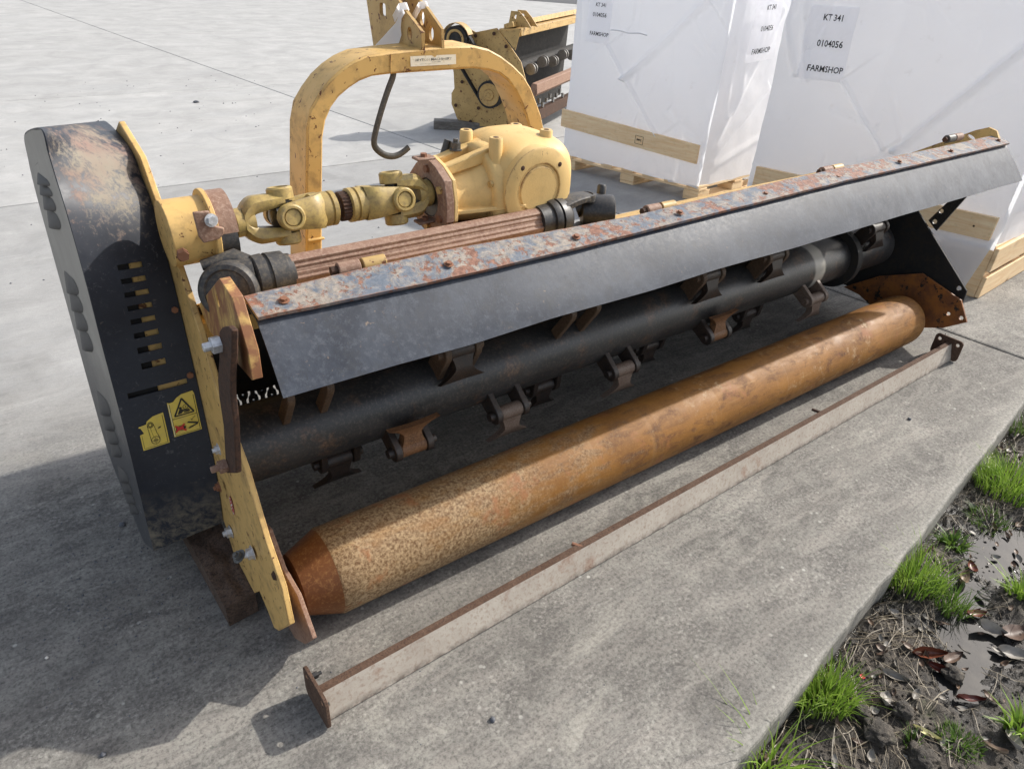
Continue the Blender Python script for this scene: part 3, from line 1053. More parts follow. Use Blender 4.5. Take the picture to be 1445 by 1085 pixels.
p = V((0.2508,1.3214,0.5891))
MB().nut(p, (-1, 0, 0), .015, .018, .016).build("lever_bolt", "rust_pink", mower, smooth=30)

# ---- roller
YR, ZR, RR = 1.342, .124, .122
mb = MB()
prof = [(.355, .03), (.36, .085), (.447, .119)]
mb.lathe(prof, (0, YR, ZR), (1, 0, 0), 64, 1)
prof = [(.447, .119), (.452, RR)] + [(.452 + 2.925 * i / 40, RR + .0006 * noise.noise(V((i, 0, 0)))) for i in range(1, 41)]
prof += [(3.392, .1205), (3.41, .116), (3.428, .105), (3.438, .085), (3.442, .05)]
mb.lathe(prof, (0, YR, ZR), (1, 0, 0), 64, 0)
mb.build("roller", ["roller_rust", "cone_rust"], mower, smooth=50)
MB().tube([(.30, YR, ZR), (3.50, YR, ZR)], .026).build("roller_axle", "rust_dark", mower)

# ---- rotor with lugs and hinged flails
YO, ZO, RO = 1.615, .41, .105
rotor = MB().lathe([(.30, .06), (.31, RO)] + [(.31 + 3.15 * i / 30, RO) for i in range(1, 31)] + [(3.48, .05)], (0, YO, ZO), (1, 0, 0), 56).build("rotor", "rotor_black", mower, smooth=50)
MB().lathe([(3.08, RO), (3.085, RO + .035), (3.12, RO + .035), (3.125, RO)], (0, YO, ZO), (1, 0, 0), 40).build("rotor_collar", "dark_inner", rotor)
def polar(a, r, x):
    # a: degrees, 0 = away from the camera side, 90 = up, 180 = towards it
    return V((x, YO + math.cos(R(a)) * r, ZO + math.sin(R(a)) * r))
def flail(x, a, hang, kind, lug="flail_dark", wide=.15, ext=0.0):
    # a pair of lugs on the rotor, a pin, and a T shaped hammer hanging at angle hang
    er = (polar(a, 1, 0) - polar(a, 0, 0))
    et = V((0, -er.z, er.y))
    hw = .56 if ext > .03 else 1.0
    for sx in (-1, 1):
        xc = x + sx * .052
        o = V((xc - .0105, YO, ZO))
        pts = [o + er * (RO - .016) + et * (.033 * hw), o + er * (RO + .045 + ext) + et * (.030 * hw)]
        for k in range(7):
            q = k / 6 * math.pi
            pts.append(o + er * (RO + .058 + ext) + et * (math.cos(q) * .030 * hw) + er * (math.sin(q) * .030))
        pts += [o + er * (RO + .045 + ext) - et * (.030 * hw), o + er * (RO - .016) - et * (.033 * hw)]
        MB().prism(pts, (.021, 0, 0)).build("lug", lug, rotor, bevel=.0025)
    if not kind:
        return
    pin = polar(a, RO + .058 + ext, x)
    mb = MB()
    mb.lathe([(-.078, .014), (-.062, .016), (-.061, .010), (.066, .010), (.067, .015), (.079, .013)], pin, (1, 0, 0), 14)
    mb.build("pin", lug, rotor)
    eh = V((0, math.cos(R(hang)), math.sin(R(hang))))
    en = V((0, -eh.z, eh.y))
    mb = MB()
    mb.lathe([(-.040, .0245), (.040, .0245)], pin, (1, 0, 0), 18)
    rows = []
    for i in range(13):
        t = i / 12
        hw = .039 - .012 * math.sin(min(1, t * 1.6) * math.pi * .5) + (wide / 2 - .024) * max(0, (t - .45) / .55) ** 1.6
        th = .017 - .007 * t
        d = .012 + .082 * t
        bow = .026 * max(0, (t - .5) / .5) ** 1.5
        rows.append((hw, th, d, bow))
    top, bot = [], []
    for hw, th, d, bow in rows:
        top.append([pin + eh * d + en * (th + bow * (1 - .25 * abs(k))) + V((hw * k, 0, 0)) for k in (-1, -.6, -.2, .2, .6, 1)])
        bot.append([pin + eh * d + en * (-th + bow * (1 - .25 * abs(k))) + V((hw * k, 0, 0)) for k in (-1, -.6, -.2, .2, .6, 1)])
    mb.grid(top)
    mb.grid(bot)
    mb.grid([[r[0] for r in top], [r[0] for r in bot]])
    mb.grid([[r[-1] for r in top], [r[-1] for r in bot]])
    mb.grid([top[-1], bot[-1]])
    mb.build("flail", kind, rotor, smooth=50, bevel=.0015)
flail(.79, 213, 88, "flail_rust", wide=.16)
flail(1.145, 214, 262, "flail_pale")
flail(1.64, 213, 262, "flail_pale")
flail(2.14, 211, 86, "flail_rust")
flail(2.80, 212, 262, "flail_pale", "flail_pale")
flail(.975, 121, 250, "flail_dark", "flail_brown", ext=.03)
flail(2.07, 121, 250, "flail_dark", "flail_brown", ext=.03)
flail(2.46, 121, 250, "flail_dark", "flail_brown", ext=.03)
flail(.51, 124, 0, None, "flail_brown", ext=.05)
flail(1.43, 124, 0, None, "flail_brown", ext=.05)
flail(3.22, 124, 250, "flail_dark", ext=.02)
for x, a in ((.62, 275), (1.40, 275), (1.95, 280), (2.55, 275), (.75, 30), (1.6, 40), (2.3, 30)):
    flail(x, a, 270, "flail_dark")

# ---- far side plate, roller bracket and strap
FP = [(3.5350,1.5029,0.6027),(3.5350,1.1594,0.3183),(3.5350,1.1556,0.2581)]
FP = FP + [(3.535, 1.30, .14), (3.535, 1.9, .12), (3.535, 2.15, .30), (3.535, 2.10, .45), (3.535, 1.72, .68), (3.535, 1.42, .84)]
hole = ring((3.5350,1.1953,0.3182), .011, 14, (0, 1, 0), (0, 0, 1))
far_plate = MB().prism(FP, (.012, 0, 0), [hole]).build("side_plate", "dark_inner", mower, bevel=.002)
FB = [(3.5000,1.0945,0.1940),(3.5000,1.1546,0.2815),(3.5000,1.3615,0.3372),(3.5000,1.5527,0.2486),(3.5000,1.7107,0.1268)]
FB = FB + [(3.50, 1.62, .12), (3.5000,1.3916,0.0321), (3.5000,1.1811,0.1246)]
holes = [ring((3.5000,1.1241,0.2030), .010, 12, (0, 1, 0), (0, 0, 1)), ring((3.5000,1.1826,0.1995), .009, 12, (0, 1, 0), (0, 0, 1))]
MB().prism(FB, (.012, 0, 0), holes).build("roller_bracket", "bracket_rust", mower, bevel=.002)
ST = [(3.5650,1.3504,0.7557),(3.5650,1.2964,0.7927),(3.5650,1.3971,0.5268),(3.5650,1.4482,0.5627)]
holes = [ring((3.5650,1.4086,0.6197), .011, 12, (0, 1, 0), (0, 0, 1)), ring((3.5650,1.4184,0.5652), .011, 12, (0, 1, 0), (0, 0, 1))]
MB().prism(ST, (.010, 0, 0), holes).build("perforated_strap", "black_metal", mower)
LG2 = [(3.8000,1.7395,0.7831),(3.8000,1.4866,0.9471),(3.8000,1.4381,0.9701),(3.8000,1.4005,0.9623),(3.8000,1.3613,0.9110),(3.8000,1.5280,0.7349)]
sc = (3.8000,1.4960,0.9129)
hole = ring(sc, .012, 14, (0, .9, .3), (0, -.3, .9), 1.9, .75)
MB().prism(LG2, (.016, 0, 0), [hole]).build("flap_lug", "yellow_paint", mower, bevel=.002)

# ---- flap: hinge strip, rubber sheet, bolts
REAR = [(0.3685,1.4120,0.9300),(0.6473,1.4120,0.9365),(0.8685,1.4120,0.9395),(1.0954,1.4120,0.9321),(1.5272,1.4120,0.9235),(1.9794,1.4120,0.9335),(2.6118,1.4120,0.9377),(3.0686,1.4120,0.9358),(3.8550,1.4120,0.9390)]
FRONT = [(0.3675,1.3280,0.9174),(0.6836,1.3280,0.9086),(0.9164,1.3280,0.9050),(1.1388,1.3280,0.9062),(1.6344,1.3280,0.9130),(1.9511,1.3280,0.9174),(2.5214,1.3280,0.9239),(2.9219,1.3280,0.9225),(3.8030,1.3280,0.9246)]
LOW = [(0.3638,1.2220,0.7816),(0.6221,1.2220,0.7812),(0.8156,1.2220,0.7766),(1.0670,1.2220,0.7835),(1.4260,1.2220,0.7785),(1.6963,1.2220,0.7843),(2.1260,1.2220,0.7808),(2.6046,1.2220,0.7824),(3.8223,1.2220,0.7794)]
def onx_poly(P, x):
    for a, b in zip(P, P[1:]):
        if x <= b[0] or b is P[-1]:
            return lerp(a, b, (x - a[0]) / (b[0] - a[0]))
def strip_row(x0, x1):
    return x0, x1
NS = 90
rows_t, rows_f = [], []
for i in range(NS + 1):
    t = i / NS
    r = onx_poly(REAR, REAR[0][0] + t * (REAR[-1][0] - REAR[0][0]))
    f = onx_poly(FRONT, FRONT[0][0] + t * (FRONT[-1][0] - FRONT[0][0]))
    l = onx_poly(LOW, LOW[0][0] + t * (LOW[-1][0] - LOW[0][0]))
    wob = .0015 * noise.noise(V((t * 40, 0, 0)))
    rows_t.append([r + V((0, 0, wob)), f + V((0, .006 * noise.noise(V((t * 22, 3, 0))) * .3, wob))])
    f2 = f + V((0, .012, -.012))
    r2 = r + V((0, 0, -.013))
    rw = [r2, r2.lerp(f2, .5), f2]
    for k in range(1, 11):
        q = k / 10
        p = f2.lerp(l, q)
        bul = math.sin(q * math.pi) * .004
        p += V((0, -.55, .84)) * bul
        p += V((0, 0, 1)) * (.0035 * noise.noise(V((t * 9, q * 2, 1))) * q)
        rw.append(p)
    rows_f.append(rw)
MB().grid(rows_f).build("rubber_flap", "rubber_flap", mower, smooth=60, solid=.004)
strip = MB().grid(rows_t).build("clamp_strip", "chipped_strip", mower, smooth=40, solid=.008, bevel=.0015)
BOL = [(0.4355,1.3720,0.9275),(0.8421,1.3720,0.9260),(1.2464,1.3720,0.9228),(1.6539,1.3720,0.9268),(2.0675,1.3720,0.9254),(2.4855,1.3720,0.9270),(2.9034,1.3720,0.9357),(3.3199,1.3720,0.9331),(3.7601,1.3720,0.9346)]
for q in BOL:
    MB().nut(V(q) + V((0, -.01, -.002)), (0, -.25, 1), .0075, .006, 0, .012).build("strip_bolt", "rust_bolt", strip, smooth=30)
# yellow lip and hinge barrels behind the strip
rows = []
for i in range(NS + 1):
    r = V(rows_t[i][0])
    rows.append([r + V((0, -.012, -.014)), r + V((0, .006, -.011)), r + V((0, .012, -.016)), r + V((0, .016, -.05))])
lip = MB().grid(rows).build("deck_lip", "yellow_paint", mower, smooth=60)
for px in (((0.6435,1.4300,0.9358), "rust_pink"), ((1.6361,1.4300,0.9208), "rust_pink"), ((2.5430,1.4300,0.9282), "rust_pink"), ((3.4577,1.4300,0.9567), "hook_steel")):
    p, mt = V(px[0]), px[1]
    dx = V((1, -.04, .01)).normalized()
    h = MB().tube([p - dx * .055, p - dx * .002], .017, 14).build("hinge_barrel", mt, lip, bevel=.002)
    MB().tube([p + dx * .004, p + dx * .062], .017, 14).build("hinge_barrel", "yellow_faded" if mt == "rust_pink" else "rust_pink", lip, bevel=.002)
    MB().nut(p - dx * .055, -dx, .011, .016).build("hinge_pin", "rust_dark", lip, smooth=30)

# ---- body shell over the rotor (outside yellow, inside dark)
SH = [(0, -.018), (.02, -.045), (.10, -.066), (.16, -.075), (.20, -.11), (.29, -.16), (.41, -.19), (.54, -.25), (.62, -.34), (.66, -.45), (.67, -.56)]
def shell(off, mat, name):
    rows = []
    for i in range(0, NS + 1, 6):
        r = rows_t[i][0]
        if r.x > 3.56:
            break
        rows.append([V((r.x, r.y + dy - off * .4, r.z + dz - off)) for dy, dz in SH])
    return MB().grid(rows).build(name, mat, mower, smooth=60, solid=.003)
shell(0, "yellow_paint", "body_shell")
shell(.006, "dark_inner", "shell_lining")
MB().box((1.9, 1.96, .60), (3.2, .06, .06)).build("cross_beam", "yellow_paint", mower, bevel=.004)
# chain curtain hanging at the front
for k in range(20):
    x = .36 + k * .031
    mb = MB()
    z = .34
    for j in range(9):
        ang = (j + k) % 2 * 90
        ex_ = V((1, 0, 0)) if ang == 0 else V((.3, .95, 0))
        pth = [V((x, 2.06, z)) + ex_ * (math.cos(a) * .010) + V((0, 0, 1)) * (math.sin(a) * .021) for a in [2 * math.pi * i / 10 for i in range(11)]]
        mb.tube(pth, .0072, 6)
        z -= .030
    mb.build("chain", "black_metal", mower, smooth=60)

rows = [[V((.96 + 2.57 * i / 30, 2.055 + .012 * math.sin(i * 1.7), z)) for z in (.40, .28, .16, .045)] for i in range(31)]
MB().grid(rows).build("front_dark_sheet", "dark_inner", mower, smooth=60, solid=.006)  # added sheet instead of more chain, stops light leaking in from the front
rows = [[V((.285 + .70 * i / 14, 2.03 + .008 * math.sin(i * 1.9), z)) for z in (.56, .44, .305 + .006 * math.sin(i * 2.3))] for i in range(15)]
MB().grid(rows).build("front_dark_sheet", "dark_inner", mower, smooth=60, solid=.006)  # dark sheet added above the chains to black out their bright gaps
# ---- bearing housing of the belt drive
YA, ZA = 1.66, .998
hs = MB().lathe([(.286, .074), (.372, .074), (.375, .078)], (0, YA, ZA), (1, 0, 0), 40)
housing = hs.build("bearing_housing", "yellow_paint", mower, bevel=.002)
MB().lathe([(.372, .088), (.384, .088)], (0, YA, ZA), (1, 0, 0), 40).build("housing_flange", "yellow_paint", mower, bevel=.002)
MB().nut((0.2983,1.5800,0.9802), (-.1, -1, -.1), .0125, .018).build("housing_bolt", "rust_bolt", housing, smooth=30)
# rusty guard bracket wrapped over the flange, with a zinc bolt
rows = []
for i in range(12):
    a = R(75 + i * 9.0)
    c = V((0, YA + math.cos(a) * .082, ZA + math.sin(a) * .082))
    rows.append([c + V((.384, 0, 0)), c + V((.425, 0, 0))])
br = MB().grid(rows)
br.build("guard_bracket", "rust_pink", mower, smooth=50, solid=.007)
TB = [(0.3314,1.5600,1.0714),(0.3659,1.5600,1.0691),(0.3665,1.5600,1.0376),(0.3904,1.5600,1.0272),(0.3883,1.5600,1.0146),(0.3759,1.5600,1.0037),(0.3422,1.5600,1.0001),(0.3346,1.5600,1.0160)]
MB().prism(TB, (0, .008, 0)).build("bracket_tab", "rust_pink", mower, bevel=.003)
MB().nut((0.3649,1.5580,1.0496), (.1, -1, .1), .0098, .008, 0, .0145).build("bracket_bolt", "zinc", mower, smooth=30)
MB().lathe([(.384, .055), (.43, .055)], (0, YA, ZA - .03), (1, 0, 0), 30).build("bearing_seal", "black_metal", mower)

# ---- cross drive: two universal joints on the belt drive line
def yoke(name, hub0, hub1, center, ear_dir, rh, re, mat, splined=False, parent=mower):
    hub0, hub1, center = V(hub0), V(hub1), V(center)
    d = (center - hub0).normalized()
    L0 = (hub1 - hub0).length
    mb = MB()
    prof = [(0, rh * .86), (.003, rh), (L0 * .22, rh), (L0 * .24, rh * .9), (L0 * .30, rh * .9), (L0 * .32, rh), (L0, rh * .96)]
    mb.lathe(prof, hub0, d, 28)
    e = V(ear_dir)
    s2 = d.cross(e).normalized()
    Lc = (center - hub0).length
    for sg in (-1, 1):
        rows = []
        for i in range(11):
            t = i / 10
            q = L0 * .60 + (Lc - L0 * .60) * t
            k = math.sin(min(1, t * 2.8) * math.pi / 2) ** .8
            outr = rh * .86 * (1 - k) + re * k
            th = .026 + .014 * (1 - t)
            hw = max(rh * .98 * (1 - t) + .031 * t, .033 if t < .8 else .031)
            row = []
            for a, b in ((-1, -.55), (-.8, -1), (.8, -1), (1, -.55), (1, .3), (.55, 1), (-.55, 1), (-1, .3)):
                row.append(hub0 + d * q + e * sg * (outr - th * .5 + b * th * .55) + s2 * hw * a)
            rows.append(row + [row[0]])
        mb.grid(rows, 0, lambda i, j: 1 <= j <= 1)
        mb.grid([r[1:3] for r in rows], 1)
        mb.lathe([(-.014, .031), (.010, .031), (.014, .027), (.014, .022), (.006, .021), (.006, .001)], center + e * sg * re, e * sg, 24)
        mb.lathe([(-.015, .030), (-.0142, .031)], center + e * sg * re, e * sg, 24)
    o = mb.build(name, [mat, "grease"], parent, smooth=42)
    for sg in (-1, 1):
        MB().lathe([(0, .0195), (.004, .018)], center + e * sg * (re + .0062), e * sg, 20).build("bearing_cap", mat, o, smooth=40)
    if splined:
        mb = MB()
        pts = []
        for k in range(48):
            a = 2 * math.pi * k / 48
            u, v, dd = basis(d)
            r = rh * (.86 if k % 2 else .78)
            pts.append(hub0 - d * .022 + u * math.cos(a) * r + v * math.sin(a) * r)
        mb.prism(pts, d * .03)
        mb.build("spline_end", "rust_dark", o, smooth=20)
    return o
def cross(center, ea, eb, re, parent=mower):
    mb = MB()
    for e in (ea, eb):
        mb.tube([V(center) - V(e) * (re - .008), V(center) + V(e) * (re - .008)], .019, 14)
    mb.lathe([(-.034, .014), (-.024, .034), (.024, .034), (.034, .014)], V(center), V(ea).cross(V(eb)), 16)
    mb.build("joint_cross", "grease", parent, smooth=40)
EV = V((0, .22, .975))
EH = V((0, -.975, .22))
c1 = V((.558, YA, ZA))
c2 = V((.855, YA, ZA))
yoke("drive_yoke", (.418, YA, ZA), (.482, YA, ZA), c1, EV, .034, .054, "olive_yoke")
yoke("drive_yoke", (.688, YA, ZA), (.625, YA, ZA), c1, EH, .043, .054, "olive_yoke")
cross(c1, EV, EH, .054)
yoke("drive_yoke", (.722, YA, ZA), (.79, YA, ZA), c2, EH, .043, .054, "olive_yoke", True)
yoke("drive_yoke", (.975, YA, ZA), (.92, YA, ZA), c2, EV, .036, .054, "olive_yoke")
cross(c2, EV, EH, .054)
MB().tube([(.68, YA, ZA), (.73, YA, ZA)], .026, 20).build("drive_stub", "rust_dark", mower)

# ---- gearbox
GX, GY, GZ = 1.258, 1.68, .985
def sgnp(v, p):
    return math.copysign(abs(v) ** p, v)
mb = MB()
rows = []
for i in range(33):
    th = -math.pi / 2 + math.pi * i / 32
    row = []
    for k in range(65):
        ph = 2 * math.pi * k / 64
        x = sgnp(math.cos(th), .40) * sgnp(math.cos(ph), .66)
        z = sgnp(math.cos(th), .40) * sgnp(math.sin(ph), .56)
        y = sgnp(math.sin(th), .62)
        row.append(V((GX + x * .144, GY + y * .145, GZ + z * (.148 if z > 0 else .16))))
    rows.append(row)
mb.grid(rows)
gear = mb.build("gearbox", "yellow_cast", mower, smooth=70)
MB().lathe([(1.105, .112), (1.112, .124), (1.135, .128), (1.150, .128), (1.156, .120)], (0, YA + .008, GZ), (1, 0, 0), 48).build("housing_shoulder", "yellow_cast", gear, smooth=50)
for k in range(8):
    a = R(22 + 45 * k)
    MB().nut((1.107, YA + .008 + math.cos(a) * .108, GZ + math.sin(a) * .108), (-1, 0, 0), .0095, .009).build("case_bolt", "yellow_faded", gear, smooth=30)
# nose cone towards the flange with ribs
MB().lathe([(.975, .080), (1.02, .072), (1.07, .080), (1.13, .105), (1.20, .125)], (0, YA, GZ), (1, 0, 0), 40).build("gearbox_nose", "yellow_cast", gear, smooth=60)
for pts in ([(.98, YA - .09, GZ - .028), (1.20, YA - .13, GZ - .028), (1.20, YA, GZ - .028), (.98, YA, GZ - .028)],):
    MB().prism(pts, (0, 0, .012)).build("rib", "yellow_cast", gear, bevel=.003)
mb = MB().prism([(.98, YA - .045, GZ + .062), (.98, YA - .045, GZ + .088), (1.20, YA - .045, GZ + .142), (1.20, YA - .045, GZ + .10)], (0, .03, 0))
mb.build("rib", "yellow_cast", gear, bevel=.004)
mb = MB().prism([(.98, YA + .03, GZ + .062), (.98, YA + .03, GZ + .085), (1.20, YA + .03, GZ + .140), (1.20, YA + .03, GZ + .10)], (0, .03, 0))
mb.build("rib", "yellow_cast", gear, bevel=.004)
for p in ((1.1252,1.7300,1.1344), (1.1362,1.6000,1.1408), (1.3128,1.7500,1.1299), (1.3163,1.6100,1.1430)):
    p = V(p)
    MB().lathe([(0, .008), (0, .0165), (-.003, .0185), (-.05, .019), (-.085, .027), (-.12, .035)], p, (0, 0, 1), 22).build("boss", "yellow_cast", gear, smooth=50)
    MB().lathe([(.0004, .0085), (.0008, .0075)], p, (0, 0, 1), 14).build("bolt_hole", "rust_dark", gear)
# round cover on the rear face
cc = V((1.243, GY - .140, GZ + .018))
cp = MB().lathe([(-.04, .116), (.006, .116), (.009, .112), (.009, .074), (.004, .072), (.004, .002)], cc, (0, -1, 0), 56).build("rear_cover", "yellow_cast", gear, smooth=40)
MB().lathe([(.004, .066), (.008, .062), (.008, .002)], cc, (0, -1, 0), 48).build("cap_disc", "yellow_cast", cp, smooth=40)
for k in range(4):
    a = R(43 + 90 * k)
    MB().lathe([(.009, .007), (.0098, .006)], cc + V((math.cos(a) * .092, 0, math.sin(a) * .092)), (0, -1, 0), 12).build("screw_hole", "rust_dark", cp)
# rusty input flange
FXp = .958
u_, v_, d_ = basis((1, 0, 0))
octo = [V((FXp, YA + math.cos(a) * r, GZ + math.sin(a) * r)) for a, r in [(R(22 + 30 * k), .100 if k % 2 else .108) for k in range(12)]]
inner = ring((FXp, YA, GZ), .052, 28, (0, 1, 0), (0, 0, 1))
fl = MB().prism(octo, (.024, 0, 0), [inner]).build("input_flange", "rust_pink", mower, bevel=.002, smooth=25)
MB().prism([p + V((.0245, 0, 0)) for p in octo], (.012, 0, 0)).build("flange_ring", "yellow_cast", gear, bevel=.002, smooth=25)
MB().lathe([(.962, .05), (.976, .046), (.976, .02)], (0, YA, GZ), (1, 0, 0), 30).build("oil_seal", "grease", gear)
for k in range(6):
    a = R(30 + 60 * k)
    MB().nut((FXp, YA + math.cos(a) * .078, GZ + math.sin(a) * .078), (-1, 0, 0), .011, .008).build("flange_bolt", "rust_bolt" if k % 2 else "yellow_faded", fl, smooth=30)
for (p, q) in (((0.9363,1.6400,1.0988), 1), ((0.9381,1.6400,0.9283), -1)):
    p = V(p)
    MB().box(p, (.055, .035, .007)).build("guard_tab", "rust_pink", fl, bevel=.003)
    MB().nut(p + V((0, 0, .003)), (0, 0, 1), .009, .009).build("tab_bolt", "rust_bolt", fl, smooth=30)
# breather
p = V((1.0719,1.7000,1.0905))
MB().nut(p, (0, 0, 1), .014, .018, .01, .018).build("breather", "hook_steel", gear, smooth=30)
MB().tube([p + V((-.02, .03, -.02)), p + V((-.005, .03, .02))], .012, 12).build("breather_tube", "grease", gear)
# pedestal
MB().box((GX, GY, .785), (.22, .20, .17)).build("gearbox_stand", "yellow_paint", mower, bevel=.004)
MB().box((1.0420,1.6600,0.8945), (.10, .12, .02)).build("stand_foot", "rust_orange", mower, bevel=.003)

# ---- arched hitch frame
HY = 2.1
OUT = [(0.7514,2.1000,0.6019),(0.7840,2.1000,0.9073),(0.8050,2.1000,1.0843),(0.8217,2.1000,1.1389),(0.8517,2.1000,1.1780),(0.8856,2.1000,1.2129),(0.9232,2.1000,1.2400),(0.9628,2.1000,1.2614),(1.0093,2.1000,1.2769),(1.0891,2.1000,1.2840),(1.2860,2.1000,1.2941),(1.3901,2.1000,1.2932),(1.4488,2.1000,1.2811),(1.5013,2.1000,1.2579),(1.5531,2.1000,1.2275),(1.5978,2.1000,1.1940),(1.6354,2.1000,1.1506),(1.6653,2.1000,1.0990),(1.6887,2.1000,1.0560),(1.7065,2.1000,1.0074),(1.7459,2.1000,0.8524),(1.7818,2.1000,0.6799)]
INN = [(0.8067,2.1000,0.5897),(0.8362,2.1000,0.9002),(0.8532,2.1000,1.0553),(0.8667,2.1000,1.1034),(0.8879,2.1000,1.1401),(0.9150,2.1000,1.1682),(0.9485,2.1000,1.1899),(0.9841,2.1000,1.2078),(1.0268,2.1000,1.2195),(1.0864,2.1000,1.2227),(1.3102,2.1000,1.2248),(1.3893,2.1000,1.2256),(1.4516,2.1000,1.2164),(1.4985,2.1000,1.2032),(1.5354,2.1000,1.1790),(1.5710,2.1000,1.1427),(1.5989,2.1000,1.0988),(1.6211,2.1000,1.0564),(1.6369,2.1000,1.0184),(1.6510,2.1000,0.9671),(1.6826,2.1000,0.8333),(1.7093,2.1000,0.6913)]
mb = MB()
n = len(OUT)
rows = []
for a, b in zip(OUT, INN):
    a, b = V(a), V(b)
    mid = (a - b).normalized()
    r = .006
    d = V((0, .14, 0))
    rows.append([a - mid * r, a + V((0, r, 0)), a + d - V((0, r, 0)), a + d - mid * r, b + d + mid * r, b + d - V((0, r, 0)), b + V((0, r, 0)), b + mid * r, a - mid * r])
mb.grid(rows)
hitch = mb.build("hitch_frame", "yellow_paint", mower, smooth=42)
for p in ((.80, 2.17, .45), (1.80, 2.17, .45)):
    MB().box(p, (.07, .12, .30)).build("frame_foot", "yellow_paint", hitch, bevel=.003)
MB().box(V((0.7986,2.0970,0.7457)), (.055, .012, .008)).build("weld", "yellow_paint", hitch, bevel=.003)
SEAM = [(1.0880,2.0985,1.2784), (1.0857,2.0985,1.2249)]
MB().tube(SEAM, .0016, 6).build("seam_weld", "yellow_faded", hitch)
# twin top link plates
LX1, LX2 = 1.197, 1.268
P1 = [(1.1970,2.1008,1.2865),(1.1970,2.0993,1.3360),(1.1970,2.1946,1.3826),(1.1970,2.2479,1.4111)]
P1 = P1 + [(1.197, 2.33, 1.50), (1.197, 2.46, 1.49), (1.197, 2.47, 1.40), (1.1970,2.4317,1.2539), (1.197, 2.20, 1.262)]
h1 = [ring((1.1970,2.1751,1.3233), .014, 16, (0, 1, 0), (0, 0, 1), 1.0, 1.35)]
sq = V((1.1970,2.3521,1.3736))
h1.append([sq + V((0, math.copysign(abs(math.cos(a)) ** .45, math.cos(a)) * .021, math.copysign(abs(math.sin(a)) ** .45, math.sin(a)) * .019)) for a in [2 * math.pi * k / 20 + .1 for k in range(20)]])
top1 = MB().prism(P1, (.012, 0, 0), h1).build("top_link_plate", "yellow_faded", hitch, bevel=.0015)
P2 = [(1.2680,2.1003,1.2823),(1.2680,2.1045,1.3441),(1.2680,2.1904,1.3926),(1.2680,2.2390,1.4121)]
P2 = P2 + [(1.268, 2.33, 1.51), (1.268, 2.46, 1.49), (1.268, 2.47, 1.30), (1.268, 2.2, 1.255)]
h2 = [ring((1.2680,2.1653,1.3231), .016, 16, (0, 1, 0), (0, 0, 1), 1.0, 1.35), ring((1.2680,2.2226,1.3614), .016, 16, (0, 1, 0), (0, 0, 1), 1.0, 1.35)]
MB().prism(P2, (.012, 0, 0), h2).build("top_link_plate", "yellow_faded", hitch, bevel=.0015)
MB().tube([(1.19, 2.125, 1.270), (1.29, 2.125, 1.269)], .009, 8).build("weld", "rust_pink", hitch)
# dealer label on the front of the arch
l0, l1, l2 = V((1.1560,2.0985,1.2410)), V((1.3212,2.0985,1.2414)), V((1.1551,2.0985,1.2702))
def deal(x, y, o):
    return l0 + (l1 - l0) * x + (l2 - l0) * y + V((0, -o - .0004, 0))
L = []
tv, tf = text2d("BEYTON MACHINERY", 1.0)
w0 = max(p[0] for p in tv) - min(p[0] for p in tv)
L.append((([(.50 + p[0] / w0 * .80, .60 + p[1] * .34) for p in tv], tf), 1))
tv, tf = text2d("TELEPHONE", 1.0)
w0 = max(p[0] for p in tv) - min(p[0] for p in tv)
L.append((([(.55 + p[0] / w0 * .2, .34 + p[1] * .12) for p in tv], tf), 1))
L.append((line2d((.2, .20), (.6, .20), .015), 1))
L.append((poly2d([(.46, 1.0), (.53, .80), (.57, 1.0)]), 2))
print_sheet("dealer_label", poly2d([(0, 0), (1, 0), (1, 1), (0, 1)]), L, deal, ["label_cream", "ink_worn", "yellow_paint"], hitch)
# flat steel hook hanging from the arch
HK = [(1.1200,2.1400,1.2292),(1.1141,2.1400,1.2049),(1.0978,2.1400,1.1725),(1.0757,2.1400,1.1234),(1.0528,2.1400,1.0649),(1.0405,2.1400,1.0243),(1.0418,2.1400,1.0019),(1.0561,2.1400,0.9847),(1.0759,2.1400,0.9712),(1.1015,2.1400,0.9638),(1.1252,2.1400,0.9659),(1.1466,2.1400,0.9751),(1.1656,2.1400,0.9870)]
MB().tube([spline(HK, i * .25) for i in range(49)], .0105, 10, flat=.55).build("pto_hook", "hook_steel", mower, smooth=60)
# hydraulic / lower link bits seen beyond the deck
MB().box((1.3, 2.0, .52), (.9, .10, .10)).build("headstock_beam", "yellow_paint", mower, bevel=.004)

# ================================================================== LOOSE DRIVE SHAFT
SY, SZ = 1.53, .911
pto = thing("drive_shaft", "loose brown splined drive shaft with black yokes lying along the mower deck", "drive shaft", (.9, SY, SZ))
pts = []
for k in range(64):
    a = 2 * math.pi * k / 64
    r = .036 + .0065 * (1 if math.cos(4 * a) > .25 else 0) - .0035 * (1 if math.cos(4 * a) < -.75 else 0)
    pts.append(V((.50, SY + math.cos(a + .35) * r, SZ + math.sin(a + .35) * r)))
MB().prism(pts, (.75, 0, 0)).build("profile_tube", "rust_pink", pto, smooth=25, bevel=.001)
MB().lathe([(.425, .044), (.43, .052), (.452, .053), (.453, .048), (.460, .048), (.461, .053), (.498, .051), (.50, .044), (.515, .042)], (0, SY, SZ), (1, 0, 0), 40).build("hub", "dusty_black", pto, smooth=35)
c = V((.372, SY - .01, SZ - .012))
ax = V((-.50, -.80, .28)).normalized()
lug_ = MB().lathe([(-.03, .030), (-.03, .060), (-.022, .066), (.020, .066), (.028, .060), (.030, .050), (.024, .046), (.024, .024), (-.03, .022)], c, ax, 40).build("yoke_ear", "dusty_black", pto, smooth=40)
MB().tube([c + V((.01, .02, .01)), (.43, SY, SZ)], [.05, .048], 20).build("yoke_arm", "dusty_black", pto)
